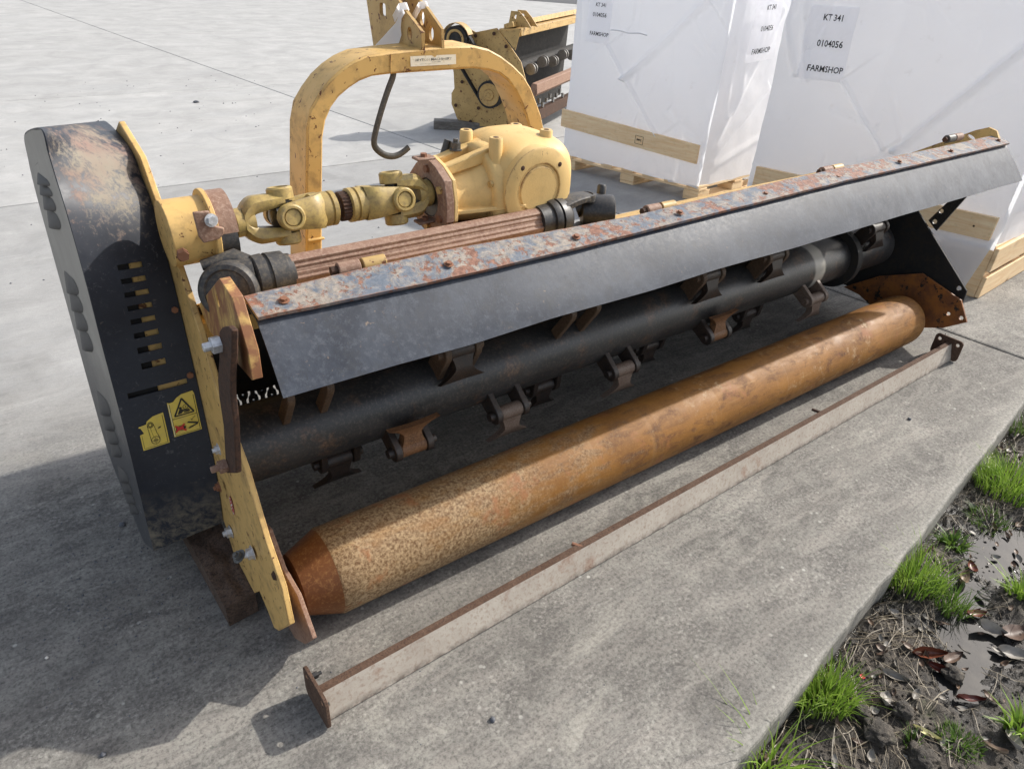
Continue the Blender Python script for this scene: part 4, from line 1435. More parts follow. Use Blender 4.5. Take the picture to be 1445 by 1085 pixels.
MB().tube([c + V((-.04, .06, .045)), c + V((.03, .05, .055)), (.44, SY + .01, SZ + .02)], [.016, .026, .030], 16, flat=.7).build("yoke_arm", "dusty_black", pto, smooth=60)
MB().lathe([(1.235, .036), (1.236, .047), (1.275, .049), (1.276, .055), (1.288, .058), (1.296, .058), (1.297, .052), (1.303, .052), (1.304, .058), (1.330, .056), (1.345, .045)], (0, SY, SZ), (1, 0, 0), 44).build("hub", "black_metal", pto, smooth=35)
for sg in (-1, 1):
    rows = []
    for i in range(9):
        t = i / 8
        q = 1.32 + .115 * t
        row = []
        for a, b in ((-1, -.6), (-.8, -1), (.8, -1), (1, -.6), (1, .6), (.8, 1), (-.8, 1), (-1, .6), (-1, -.6)):
            row.append(V((q, SY + a * (.036 - .012 * t), SZ + sg * (.036 + .012 * math.sin(t * 2.0)) + b * (.013 - .004 * t))))
        rows.append(row)
    mb = MB().grid(rows)
    mb.lathe([(-.010, .026), (.009, .026), (.010, .018), (.003, .017), (.003, .001)], (1.425, SY, SZ + sg * .047), (0, 0, sg), 22)
    mb.build("yoke_arm", "dusty_black", pto, smooth=45)
cb = V((1.475, SY - .005, SZ - .004))
ax = V((.80, -.58, .05)).normalized()
MB().lathe([(-.055, .030), (-.05, .046), (-.02, .050), (.030, .051), (.044, .048), (.046, .044), (.046, .030), (.0, .029), (-.02, .028)], cb, ax, 40).build("end_yoke", "black_metal", pto, smooth=38)
MB().lathe([(-.02, .0285), (.012, .0288)], cb, ax, 24).build("yoke_bore", "grease", pto)
MB().tube([cb - ax * .02 + V((0, 0, .03)), cb - ax * .07 + V((0, 0, .01))], [.02, .03], 16).build("joint_cross", "grease", pto)
MB().lathe([(0, .014), (.022, .014), (.028, .010)], cb + V((.035, .035, .040)), (.1, .1, 1), 16).build("lock_button", "black_metal", pto)

# ================================================================== PAPER TAG
tagp = thing("paper_tag", "blank white paper tag taped over the twin plates on top of the arched frame", "tag", (1.19, 2.3, 1.3))
PT = [(1.1880,2.2004,1.3899),(1.1880,2.1874,1.3795),(1.1880,2.2114,1.3613),(1.1880,2.2177,1.3346),(1.1880,2.2143,1.3148),(1.1880,2.2299,1.2925),(1.1880,2.2452,1.2781),(1.1880,2.4080,1.2572),(1.1880,2.3530,1.2878),(1.1880,2.2901,1.3225),(1.1880,2.2499,1.3452),(1.1880,2.2346,1.3609),(1.1880,2.2192,1.3823)]
MB().prism(PT, (.0012, 0, 0)).build("paper", "paper", tagp, smooth=0)
for c, x0 in (((1.1970,2.2124,1.3907), 1.197), ((1.2680,2.2126,1.3945), 1.268)):
    c = V(c)
    dv = V((0, -.62, -.78))
    pv = V((0, -.78, .62))
    rows = []
    for a, b in ((-.012, -.055), (-.0135, .006), (.006, .012), (.0135, .0095), (.0145, -.05)):
        rows.append([c + V((a + .0, 0, 0)) + pv * b - dv * .012, c + V((a, 0, 0)) + pv * b + dv * .012])
    MB().grid(rows).build("tape_band", "paper", tagp, smooth=0)

# ================================================================== LOOSE CHANNEL BAR ON THE SLAB
bar = thing("channel_bar", "long rusty pinkish steel channel bar lying loose on the concrete in front of the roller", "steel bar", (1.9, 1.05, 0))
B0, B1 = V((.297, 1.012, .004)), V((3.47, 1.082, .004))
dB = (B1 - B0).normalized()
sB = V((-dB.y, dB.x, 0))
def bp(t, s_, z):
    p = B0.lerp(B1, t)
    return V((p.x, p.y, 0)) + sB * s_ + V((0, 0, z))
secs = [(0, .004), (.024, .083), (.044, .086), (.045, .079), (.030, .077), (.010, .012), (.055, .008), (.055, .004)]
rows = [[bp(i / 60, s_, z + .0006 * noise.noise(V((i, s_ * 40, 0)))) for s_, z in secs + secs[:1]] for i in range(61)]
mb = MB().grid([[p for p in r[:2]] for r in rows], 0)
mb.grid([r[1:] for r in rows], 1)
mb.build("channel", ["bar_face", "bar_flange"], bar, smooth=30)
def endplate(t, flip):
    o = bp(t, 0, 0)
    pts = []
    cy, cz, hy, hz, r = .040, .056, .064, .053, .018
    for qx, qz in ((1, 1), (-1, 1), (-1, -1), (1, -1)):
        for k in range(5):
            a = math.atan2(qz, qx) - R(45) + R(90) * k / 4
            pts.append(o + sB * (cy + qx * (hy - r) + math.cos(a) * r) + V((0, 0, cz + qz * (hz - r) + math.sin(a) * r)))
    hs = [ring(o + sB * (cy + a * .042) + V((0, 0, .085)), .0085, 12, sB, (0, 0, 1)) for a in (1, -1)]
    return MB().prism(pts, dB * .009 * flip, hs).build("end_plate", "bar_flange", bar, bevel=.0015, smooth=30)
e0 = endplate(0, -1)
e1 = endplate(1, 1)
p = bp(0, .070, .092)
MB().nut(p, dB, .009, .014, .01).build("bolt", "black_metal", e0, smooth=30)
MB().nut(bp(0, .02, .045), dB, .009, .014, .006).build("bolt", "hook_steel", e0, smooth=30)
MB().tube([bp(.985, .044, .075), bp(.98, .048, .115), bp(.984, .05, .145)], [.0022, .002, .001], 6).build("wire_end", "rust_dark", bar)
MB().tube([bp(.262, .03, .078), bp(.255, .055, .085)], .006, 8).build("stub", "rust_bolt", bar)
MB().tube([bp(.665, .045, .076), bp(.66, .075, .080)], .006, 8).build("stub", "rust_dark", bar)

# ================================================================== WRAPPED CRATES ON PALLETS
def board(name, mat, a, b, th, ht, depth_dir, parent, bevel=.003):
    # plank from a to b (lower front edge), ht high, th thick along depth_dir
    a, b, d = V(a), V(b), V(depth_dir) * th
    up = V((0, 0, ht))
    return MB().add([a, b, b + up, a + up, a + d, b + d, b + d + up, a + d + up],
                    [(0, 1, 2, 3), (5, 4, 7, 6), (4, 0, 3, 7), (1, 5, 6, 2), (3, 2, 6, 7), (4, 5, 1, 0)]).build(name, mat, parent, bevel=bevel, smooth=0)

class Frame:
    def __init__(s, c, ang):
        a = R(ang)
        s.c = V((c[0], c[1], 0))
        s.e = V((math.cos(a), math.sin(a), 0))      # along the front, away from the near corner
        s.d = V((math.cos(R(4)), math.sin(R(4)), 0))     # into the load
    def p(s, q, z, dep=0.0):
        return s.c + s.e * q + s.d * dep + V((0, 0, z))
F1 = Frame((4.226, 3.342), 106.6)
F2 = Frame((4.352, 1.380), 104.0)

def crease(px, pz, a, b, wd):
    ax, az = a
    bx, bz = b
    dx, dz = bx - ax, bz - az
    L = math.hypot(dx, dz)
    t = ((px - ax) * dx + (pz - az) * dz) / (L * L)
    s_ = ((px - ax) * dz - (pz - az) * dx) / L
    if t < -.03 or t > 1.03:
        return 0, 9, t
    return math.exp(-(s_ / wd) ** 2), s_, t

def wrap_face(nq, nz, q0, q1, z0f, z1, fn):
    rows = []
    for i in range(nz + 1):
        row = []
        for k in range(nq + 1):
            q = q0 + (q1 - q0) * k / nq
            z0 = z0f(q)
            z = z0 + (z1 - z0) * i / nz
            row.append(fn(q, z))
        rows.append(row)
    return rows

def wrapped(F, W, D, H, zb, folds, pockets, name, label, seed, side_folds, zoff=0):
    t = thing(name, label, "crate", F.p(W / 2, 0, D / 2), "white wrapped crates on pallets")
    rr = random.Random(int(seed * 10))
    extra = []
    for _ in range(34):
        aq, az = rr.uniform(0, W), rr.uniform(zb, H)
        an, ln_ = rr.choice((rr.gauss(.8, .3), rr.gauss(-.9, .3), rr.gauss(1.5, .2))), rr.uniform(.12, .6)
        extra.append(((aq, az), (aq + math.cos(an) * ln_, az + math.sin(an) * ln_), rr.uniform(.006, .016), rr.uniform(-.008, .009)))
    def fd(q, z):
        d = .012 * noise.noise(V((q * 1.6, z * 1.6, seed))) + .006 * noise.noise(V((q * 5, z * 4, seed + 3))) + .0016 * noise.noise(V((q * 17, z * 15, seed + 7)))
        for a, b, wd, hgt, side in folds:
            g, s_, tt = crease(q, z, a, b, wd)
            d += hgt * 1.5 * g
            if side and abs(s_) < .3:
                d += .018 * side * (1 / (1 + math.exp(-s_ / (wd * .6)))) * max(0, 1 - abs(s_) / .3)
        for a, b, wd, hgt in extra:
            if abs(q - (a[0] + b[0]) / 2) < .4 and abs(z - (a[1] + b[1]) / 2) < .4:
                g, s_, tt = crease(q, z, a, b, wd)
                d += hgt * g * max(0, 4 * tt * (1 - tt))
        for (cq, cz, rq, rz, dep) in pockets:
            k = ((q - cq) / rq) ** 2 + ((z - cz) / rz) ** 2
            d -= dep * math.exp(-k)
        flare = .05 * math.exp(-max(0, z - zb) / .10) * .3
        return d + flare
    corner = lambda q, z: .020 * noise.noise(V((z * 3.1, seed, 0))) * math.exp(-min(q, W - q) / .12)
    bot = lambda q: zb + .012 * noise.noise(V((q * 4, seed, 9))) - (.0 if q > .25 else .015)
    mb = MB()
    mb.grid(wrap_face(150, 150, 0, W, bot, H, lambda q, z: F.p(q, z, -fd(q, z) + corner(q, z))))
    # near side
    def sf(q, z):
        d = .014 * noise.noise(V((q * 1.3, z * 1.3, seed + 20))) + .006 * noise.noise(V((q * 6, z * 6, seed + 23)))
        for a, b, wd, hgt, _s in side_folds:
            g, s_, tt = crease(q, z, a, b, wd)
            d += hgt * g * min(1, max(0, 4 * tt + .2))
        d *= min(1, q * 9)
        return d - .02
    fr = F.p(0, 0, 0)
    mb.grid(wrap_face(110, 120, 0, D, lambda q: zb - .01 + .02 * q + .012 * noise.noise(V((q * 5, seed, 4))), H,
                      lambda q, z: F.p(-sf(q, z) * 1.0 - .02 + .02 * (1 - min(1, q * 9)), z, q + (-fd(0, z) + corner(0, z)) * (1 - min(1, q * 6)))))
    mb.grid(wrap_face(12, 12, 0, D, lambda q: zb, H, lambda q, z: F.p(W, z, q)))
    mb.grid(wrap_face(12, 12, 0, W, lambda q: zb, H, lambda q, z: F.p(q, z, D)))
    mb.grid([[F.p(W * k / 10, H + .0, D * i / 10) for k in range(11)] for i in range(11)])
    mb.build("wrap", "white_wrap", t, smooth=180)
    return t, fd


def sign(parent, F, fd, q0, z0, W, H, lines, tilt=0.0, side=False, seed=0):
    # printed sheet taped to the wrap; q runs right to left seen from the front
    def fn(x, y, o):
        xx, yy = (x - .5) * W, (y - .5) * H
        c_, s_ = math.cos(tilt), math.sin(tilt)
        xr, yr = xx * c_ - yy * s_, xx * s_ + yy * c_
        wv = .006 * noise.noise(V((x * 2.2, y * 3.5, seed))) + .004 * abs(noise.noise(V((x * 5, y * 7, seed + 4)))) + .006
        if side:
            return F.p(-.034 - wv - o, z0 + H / 2 + yr, q0 + W / 2 + xr)
        q, z = q0 + W / 2 - xr, z0 + H / 2 + yr
        return F.p(q, z, -fd(q, z) - wv - o)
    n = 22
    vs = [(i / n, j / n) for j in range(n + 1) for i in range(n + 1)]
    fs = [(j * (n + 1) + i, j * (n + 1) + i + 1, (j + 1) * (n + 1) + i + 1, (j + 1) * (n + 1) + i) for j in range(n) for i in range(n)]
    L = []
    for txt, yy, sz, cx in lines:
        tv, tf = text2d(txt, 1.0)
        L.append((([(cx + p[0] * sz * 1.5 / W, yy + p[1] * sz * 1.7 / H) for p in tv], tf), 1))
    return print_sheet("paper_sign", (vs, fs), L, fn, ["paper", "ink"], parent)

# ---- first crate, farther
foldsA = [((.903, .948), (.729, .75), .014, .016, 1), ((.729, .75), (.40, .40), .014, .016, 1), ((.203, 1.295), (.729, .755), .020, .016, -1), ((.05, .42), (.33, .60), .03, .006, 0)]
side1 = [((.0, .30), (.55, 1.25), .035, .022, 0), ((.02, .28), (.60, .75), .035, .024, 0), ((.02, .22), (.75, .42), .03, .018, 0), ((.3, 1.3), (.22, .62), .025, .012, 0), ((.08, 1.2), (.14, .6), .02, .010, 0)]
cr1, fd1 = wrapped(F1, 1.21, 1.0, 1.62, .112, foldsA, [(.76, .96, .09, .10, .022)], "wrapped_crate", "white wrapped crate on a pallet behind the yellow gearbox, farther of the two crates", 3.0, side1)
BT = [F1.p(.045, .272, -.032), F1.p(1.235, .330, -.032)]
bt = board("batten", "pine_wood", BT[0], BT[1], .02, .132, F1.d, cr1)
# stamp on the batten
def stmp(x, y, o):
    q = .555 - x * .066
    return F1.p(q, .300 + (q - .045) * .049 + y * .058, -.0332 - o)
L = [(line2d((0, 0), (1, 0), .05), 1), (line2d((0, 1), (1, 1), .05), 1), (line2d((0, 0), (0, 1), .05), 1), (line2d((1, 0), (1, 1), .05), 1)]
tv, tf = text2d("IPPC", .36)
L.append((([(.5 + p[0] * .9, .5 + p[1] * .9) for p in tv], tf), 1))
vs_, fs_ = [], []
for (sh, mi) in L:
    n0 = len(vs_)
    vs_ += sh[0]
    fs_ += [tuple(i + n0 for i in f) for f in sh[1]]
print_sheet("stamp", (vs_, fs_), [], stmp, ["wood_stamp"], bt)
# dark slit of the pocket in the wrap
mbs = MB()
mbs.grid([[F1.p(.90 - .30 * k / 10, 1.062 + .004 * math.sin(k) - h, -fd1(.90 - .30 * k / 10, 1.06) - .006 + (.008 if h else 0)) for k in range(11)] for h in (0, .008)])
mbs.build("pocket_edge", "white_wrap", cr1, smooth=0, solid=.003)
sign(cr1, F1, fd1, .905, .957, .20, .293, [("KT 341", .86, .020, .52), ("0104056", .64, .022, .50), ("FARMSHOP", .215, .021, .56)], .0, seed=2)
sign(cr1, F1, fd1, .175, .952, .325, .375, [("KT 341", .88, .025, .60), ("0104056", .54, .027, .56), ("FARMSHOP", .17, .028, .50)], .05, True, seed=6)

def pallet(F, W, D, label, skew=0.0):
    t = thing("pallet", label, "pallet", F.p(W / 2, 0, D / 2), "wooden pallets under the wrapped crates")
    for q in (.0, W / 2 - .06, W - .12):
        for dep in (0.0, D / 2 - .07, D - .14):
            a = F.p(q, .024, dep)
            board("block", "pine_wood", a, F.p(q + .12, .024, dep), .14, .050, F.d, t)
    for q in (.0, W / 2 - .06, W - .12):
        board("bottom_board", "pine_wood", F.p(q, .0, .003), F.p(q + .12, .0, .003), D, .022, F.d, t)
    for dep in (0.0, D / 2 - .05, D - .10):
        board("stringer_board", "pine_wood", F.p(-.004, .076, dep - .004), F.p(W + .004, .076, dep - .004), .10, .018, F.d, t)
    for k in range(7):
        q = (W - .10) * k / 6
        board("deck_board", "pine_wood", F.p(q, .096, -.012), F.p(q + .10, .096, -.012), D + .02, .020, F.d, t)
    return t
pallet(F1, 1.21, 1.0, "pale pine pallet with open block feet under the farther wrapped crate")

# ---- second crate, nearer
foldsB = [((1.03, 1.0), (.72, .69), .012, .014, 1), ((.12, 1.42), (.64, .699), .020, .026, 1), ((.64, .699), (.82, .59), .020, .016, 0), ((1.49, 1.37), (1.32, 1.0), .02, .010, 0), ((1.36, 1.36), (1.25, .98), .02, .008, 0), ((.80, 1.4), (.86, .85), .05, .006, 0), ((1.05, .85), (.78, .80), .02, .008, 0)]
side2 = [((.0, .5), (.5, .55), .04, .03, 0), ((.0, .42), (.4, .9), .03, .025, 0), ((.02, .7), (.3, 1.3), .04, .02, 0)]
cr2, fd2 = wrapped(F2, 1.44, 1.1, 1.70, .30, foldsB, [(.95, .78, .10, .05, .006)], "wrapped_crate", "white wrapped crate beside the far end of the mower, nearer of the two crates", 8.0, side2)
board("batten", "pine_wood", F2.p(.035, .336, -.034), F2.p(1.40, .316, -.034), .022, .128, F2.d, cr2)
MB().lathe([(0, .006), (.001, .005)], F2.p(.13, .395, -.0345), -F2.d, 10).build("nail", "rust_dark", cr2)
sign(cr2, F2, fd2, 1.045, .985, .262, .380, [("KT 341", .845, .026, .52), ("0104056", .50, .028, .56), ("FARMSHOP", .155, .027, .58)], .035, seed=11)
# lower sheet of the wrap hanging in front of the crate base
rows = []
for i in range(15):
    row = []
    for k in range(31):
        q = .015 + (1.42 - .015) * k / 30
        top = .345 + .012 * noise.noise(V((q * 4, 1, 1)))
        bot = .028 + .010 * noise.noise(V((q * 6, 2, 1)))
        if q < .05:
            bot = .30 - (.30 - .028) * ((q - .015) / .035) ** .8
        z = top + (bot - top) * i / 14
        row.append(F2.p(q, z, -.012 + .008 * noise.noise(V((q * 5, z * 6, 3))) - .012 * (i / 14)))
    rows.append(row)
MB().grid(rows).build("lower_wrap", "white_wrap", cr2, smooth=180)
base2 = thing("pallet", "pale pine box pallet with slatted sides under the nearer wrapped crate", "pallet", F2.p(.7, 0, .5), "wooden pallets under the wrapped crates")
board("corner_post", "pine_wood", F2.p(0, .0, .004), F2.p(.09, .0, .004), .09, .285, F2.d, base2)
board("corner_post", "pine_wood", F2.p(1.32, .0, .004), F2.p(1.41, .0, .004), .09, .285, F2.d, base2)
board("front_board", "pine_wood", F2.p(.09, .03, .01), F2.p(1.32, .03, .01), .02, .22, F2.d, base2)
for z0, z1 in ((.004, .128), (.160, .296)):
    a = F2.p(-.022, z0, .0)
    MB().add([a, a + F2.d * 1.5, a + F2.d * 1.5 + V((0, 0, z1 - z0)), a + V((0, 0, z1 - z0)),
              a + F2.e * .021, a + F2.d * 1.5 + F2.e * .021, a + F2.d * 1.5 + F2.e * .021 + V((0, 0, z1 - z0)), a + F2.e * .021 + V((0, 0, z1 - z0))],
             [(0, 1, 2, 3), (5, 4, 7, 6), (4, 0, 3, 7), (1, 5, 6, 2), (3, 2, 6, 7), (4, 5, 1, 0)]).build("side_board", "pine_wood", base2, bevel=.003, smooth=0)
for dep in (.45, .95):
    board("block", "pine_wood", F2.p(0, .0, dep), F2.p(.1, .0, dep), .12, .29, F2.d, base2)
board("deck_board", "pine_wood", F2.p(.0, .288, .01), F2.p(1.41, .288, .01), 1.1, .018, F2.d, base2)

# ================================================================== SECOND MOWER IN THE BACKGROUND
bgm = thing("flail_mower", "yellow flail mower in the background with exposed belt pulley on its side plate", "flail mower", (4.3, 5.9, 0))
U = V((.8486, .5291, 0))
VV = V((.5291, -.8486, 0))
BO = (3.8, 6.07)
def toV(p):
    return V(p)
BP = [(3.7658,6.1248,0.7192),(3.7847,6.0946,0.7930),(3.8146,6.0465,0.8446),(3.8444,5.9988,0.8725),(3.8854,5.9330,0.8678),(3.9116,5.8910,0.8492),(4.0203,5.7167,0.9013),(4.0430,5.6803,0.8598),(4.0925,5.6008,0.7656),(4.1504,5.5080,0.6490),(4.1989,5.4303,0.4094),(4.2167,5.4016,0.1288),(4.1050,5.5808,0.0820),(3.9196,5.8781,0.0358),(3.8600,5.9738,0.0473),(3.8197,6.0384,0.0833),(3.7871,6.0907,0.2116),(3.7867,6.0913,0.3071),(3.8022,6.0664,0.3545),(3.7976,6.0738,0.4900)]
bplate = MB().prism(BP, U * .015).build("side_plate", "yellow_faded", bgm, bevel=.003)
TP = [(3.9981,5.6181,0.8791),(4.0957,5.4616,0.9230),(4.0733,5.4976,0.7453)]
MB().prism(TP, U * .010).build("flap_lug", "yellow_faded", bgm, bevel=.002)
for px, mt in (((3.9004,5.8729,0.8228), 0), ((3.9950,5.7212,0.8559), 0), ((4.0589,5.6188,0.7642), 0), ((3.8333,5.9806,0.4231), 0), ((3.7997,6.0344,0.2084), 0), ((3.8838,5.8995,0.0801), 0), ((3.9249,5.8336,0.2118), 0)):
    MB().lathe([(-.004, .016), (.002, .016)], px, -U, 10).build("bolt_hole", "rust_dark", bplate)
# pulleys and belt
pc = V((3.9200,5.6471,0.3643))
pu = V((3.7391,5.9372,0.7899))
MB().lathe([(-.06, .118), (.015, .118)], pc, -U, 36).build("belt", "bg_dark", bgm)
pl = MB().lathe([(-.04, .098), (.022, .098), (.024, .092), (.018, .080), (.018, .050), (.028, .046), (.028, .020), (.036, .018), (.036, .002)], pc, -U, 36).build("pulley", "yellow_faded", bgm, smooth=35)
MB().lathe([(-.09, .11), (.02, .11)], pu, -U, 32).build("belt", "bg_dark", bgm)
MB().lathe([(-.03, .085), (.03, .085), (.03, .065), (.01, .06), (.01, .01)], pu, -U, 32).build("pulley", "yellow_faded", bgm, smooth=35)
dd = (pc - pu).normalized()
pp = dd.cross(U).normalized()
for sg in (-1, 1):
    a, b = pu + pp * sg * .103, pc + pp * sg * .112
    MB().prism([a, b, b + pp * sg * .012, a + pp * sg * .012], U * .05).build("belt_run", "bg_dark", bgm, smooth=0)
g0 = [pu + pp * .075 + dd * .1, pc + pp * .085 - dd * .08, pc - pp * .085 - dd * .08, pu - pp * .075 + dd * .1]
MB().prism([p + U * .03 for p in g0], U * .02).build("belt_backing", "yellow_faded", bgm, bevel=.003)
# guard arc over the upper pulley
rows = []
for k in range(13):
    a = R(20 + 14 * k)
    c = pu + VV * (math.cos(a) * .135) + V((0, 0, math.sin(a) * .135))
    rows.append([c - U * .02, c + U * .08])
MB().grid(rows).build("guard_arc", "yellow_faded", bgm, smooth=60, solid=.006)
# body: top beam, rear opening, rails
def extr(px, name, mat, L=1.9, bev=.004):
    return MB().prism([V(p) + U * .015 for p in px], U * L).build(name, mat, bgm, bevel=bev)
extr([(4.0276,5.7050,0.8968),(4.1413,5.5225,0.9155),(4.1434,5.5192,0.8541),(4.0765,5.6265,0.8200),(4.0325,5.6972,0.8466)], "top_beam", "yellow_faded")
extr([(4.0518,5.6661,0.9345),(4.0938,5.5988,0.9634),(4.1022,5.5853,0.9202),(4.0527,5.6647,0.9009)], "rear_rail", "yellow_faded")
extr([(4.0332,5.6961,0.8182),(4.0476,5.6729,0.8207),(4.0323,5.6974,0.0704),(4.0131,5.7283,0.0656)], "inner_wall", "bg_dark")
extr([(4.1952,5.4361,0.4086),(4.2106,5.4115,0.4840),(4.2362,5.3704,0.4774),(4.2395,5.3650,0.3940),(4.2084,5.4150,0.3507)], "rust_rail", "rust_pink")
extr([(4.1909,5.4430,0.2232),(4.2277,5.3841,0.2319),(4.2315,5.3779,0.1325),(4.1950,5.4366,0.1108)], "lower_roller", "rust_dark")
q = V((4.1056,5.5798,0.5697))
MB().tube([q + U * .02, q + U * 1.9], .06, 20).build("rotor", "bg_dark", bgm)
for k in range(5):
    c = q + U * (.22 + .30 * k) + VV * .11 + V((0, 0, .03 * (k % 2)))
    for s_ in (-1, 1):
        MB().lathe([(-.006, .03), (-.006, .05), (.006, .05), (.006, .03)], c + U * .03 * s_, U, 18).build("flail", "steel_worn", bgm)
    MB().tube([q + U * (.22 + .30 * k), c], [.02, .02], 10).build("lug", "bg_dark", bgm)
for k in range(9):
    c = V((4.2184,5.3989,0.2793)) + U * (.1 + .10 * k) + V((0, 0, .03 * math.sin(k * 2.1)))
    MB().lathe([(-.02, .012), (.02, .016)], c, (0.2, .3, 1), 8).build("shackle", "steel_worn", bgm)
# headstock plates on top
for k, x in enumerate((.10, .26)):
    c = V((4.1088,5.5748,0.9380)) + U * x
    MB().prism([c + VV * a + V((0, 0, z)) for a, z in ((-.10, -.02), (.12, -.02), (.06, .05), (.0, .10), (-.08, .10))], U * .014, [ring(c + V((0, 0, .055)) - VV * .03, .018, 10, VV, (0, 0, 1))]).build("top_link_plate", "yellow_faded", bgm, bevel=.002)
# timber it stands on
tb = thing("timber_block", "short weathered grey timber under the side plate of the background mower", "timber", (3.7989,6.0678,0.0000))
a = V((3.5758,6.0665,0.0000))
b = V((4.0236,5.7872,0.0000))
dr = (b - a).normalized()
nr = V((-dr.y, dr.x, 0))
MB().add([a, a + dr * .9, a + dr * .9 + nr * .14, a + nr * .14] + [p + V((0, 0, .075)) for p in (a, a + dr * .9, a + dr * .9 + nr * .14, a + nr * .14)],
         [(0, 1, 2, 3), (4, 5, 6, 7), (0, 1, 5, 4), (1, 2, 6, 5), (2, 3, 7, 6), (3, 0, 4, 7)]).build("timber", "grey_wood", tb, bevel=.006, smooth=0)

# ================================================================== VERGE: GRASS, STRAW, LEAVES, CLODS
def tuft(px, n, h, r, mat, label, wd=.0032, lean=.5, group=None, droop=.7):
    c = V(px)
    c.z = verge_z(c.x, c.y) - .004
    mb = MB()
    n, h, r = int(n * 1.25), h * 1.15, r * 1.2
    for k in range(n):
        a = random.uniform(0, 2 * math.pi)
        rr = r * math.sqrt(random.random())
        p = c + V((math.cos(a) * rr, math.sin(a) * rr, 0))
        p.z = verge_z(p.x, p.y) - .003
        hh = h * random.uniform(.45, 1.1)
        out = V((math.cos(a), math.sin(a), 0)) * lean * random.uniform(.2, 1.3) + V((random.uniform(-.3, .3), random.uniform(-.3, .3), 0)) + V((-.05, .12, 0))
        b = random.uniform(0, 2 * math.pi)
        sd = V((math.cos(b), math.sin(b), 0))
        pts = []
        S_ = 5
        for i in range(S_ + 1):
            t = i / S_
            q = p + V((0, 0, 1)) * hh * (t - droop * .45 * t * t) + out * hh * t * t * .9
            wv = wd * (1 - t ** 1.8) + .0003
            pts.append((q - sd * wv * .5, q + sd * wv * .5))
        mb.grid([list(x) for x in pts])
    o = mb.build("grass_tuft", mat, None, smooth=180)
    return tag(o, label, "grass", group)
tuft((1.4407,0.3998,-0.1000), 330, .125, .062, "grass_fresh", "dense bright green grass tuft hanging against the slab edge in the lower right", .0036)
tuft((2.0632,0.4776,-0.1000), 260, .155, .070, "grass_fresh", "tall yellow green grass tuft against the slab edge beside the puddle, middle of three", .0030, .35)
tuft((2.0832,0.3677,-0.1000), 170, .095, .050, "grass_dark", "short grass tuft on the edge of the puddle beside the tall middle tuft", .0028)
tuft((2.8480,0.5228,-0.1000), 420, .135, .095, "grass_fresh", "large bushy green grass tuft by the right edge of the photo", .0030, .45)
tuft((1.8014,0.0458,-0.1000), 40, .085, .030, "grass_fresh", "broad leaved green weed in the mud at the lower right edge", .009, .9)
tuft((2.3038,0.2568,-0.1000), 46, .085, .030, "grass_fresh", "broad leaved green weed at the right edge beyond the puddle", .008, .9)
tuft((1.1494,0.3704,-0.1000), 44, .20, .045, "grass_fresh", "sparse tuft of long pale grass blades at the bottom edge of the photo", .0048, .7)
tuft((2.3691,0.4952,-0.1000), 60, .05, .035, "grass_dark", "low flat green weed between the slab edge and the puddle", .009, 1.1)
tuft((3.3189,0.6645,-0.1000), 120, .09, .05, "grass_dark", "small dark grass tuft farthest along the slab edge", .0028)
tuft((1.5138,0.1892,-0.1000), 26, .045, .016, "grass_dark", "tiny green sprout in the mud near the bottom edge of the photo", .004, .8)
tuft((1.6224,0.1202,-0.1000), 260, .022, .045, "grass_dark", "low mossy green patch in the mud near the bottom edge", .003, .9)
tuft((2.5946,0.4762,-0.1000), 160, .035, .055, "grass_dark", "thin mossy grass patch below the large bushy tuft", .003, .9)

def verge_pt(near=1.0):
    while True:
        x = random.uniform(1.05, 3.4)
        y = ex(x) - abs(random.gauss(0, .30)) * near - .012
        if y > -.35:
            return x, y
mb = MB()
for k in range(750):
    x, y = verge_pt(.75)
    if any(math.hypot(x - c[0], y - c[1]) < r * .9 for c, r in PUD) and random.random() < .85:
        continue
    l = random.uniform(.03, .17)
    a = random.uniform(0, math.pi) if random.random() < .5 else random.gauss(.5, .5)
    d = V((math.cos(a), math.sin(a), 0))
    sd = V((-d.y, d.x, 0)) * random.uniform(.0004, .0013)
    lift = random.uniform(.0, .012)
    bend = random.uniform(-.25, .25)
    row = []
    for i in range(6):
        t = i / 5 - .5
        q = V((x, y, 0)) + d * (l * t) + V((-d.y, d.x, 0)) * (bend * l * t * t * 2)
        zz = min(q.y, ex(q.x) - .004)
        q.y = zz
        q.z = verge_z(q.x, q.y) + .003 + lift * (1 - 4 * t * t) + random.uniform(0, .002)
        row.append([q - sd, q + sd + V((0, 0, .0006))])
    mb.grid(row)
mb.build("dry_grass", "straw", None, smooth=0, kind='stuff')
mb = MB()
for k in range(5200):
    x, y = verge_pt(1.0)
    s_ = random.uniform(.002, .009)
    z = verge_z(x, y)
    a = random.uniform(0, 6.28)
    u1, v1 = V((math.cos(a), math.sin(a), 0)), V((-math.sin(a), math.cos(a), 0))
    c = V((x, y, z + s_ * .2))
    mb.add([c + u1 * s_, c + v1 * s_ * random.uniform(.5, 1), c - u1 * s_ * .8, c - v1 * s_ * .7, c + V((0, 0, s_ * random.uniform(.3, .8)))], [(0, 1, 4), (1, 2, 4), (2, 3, 4), (3, 0, 4)])
mb.build("mud_crumbs", "wet_mud", None, smooth=0, kind='stuff')

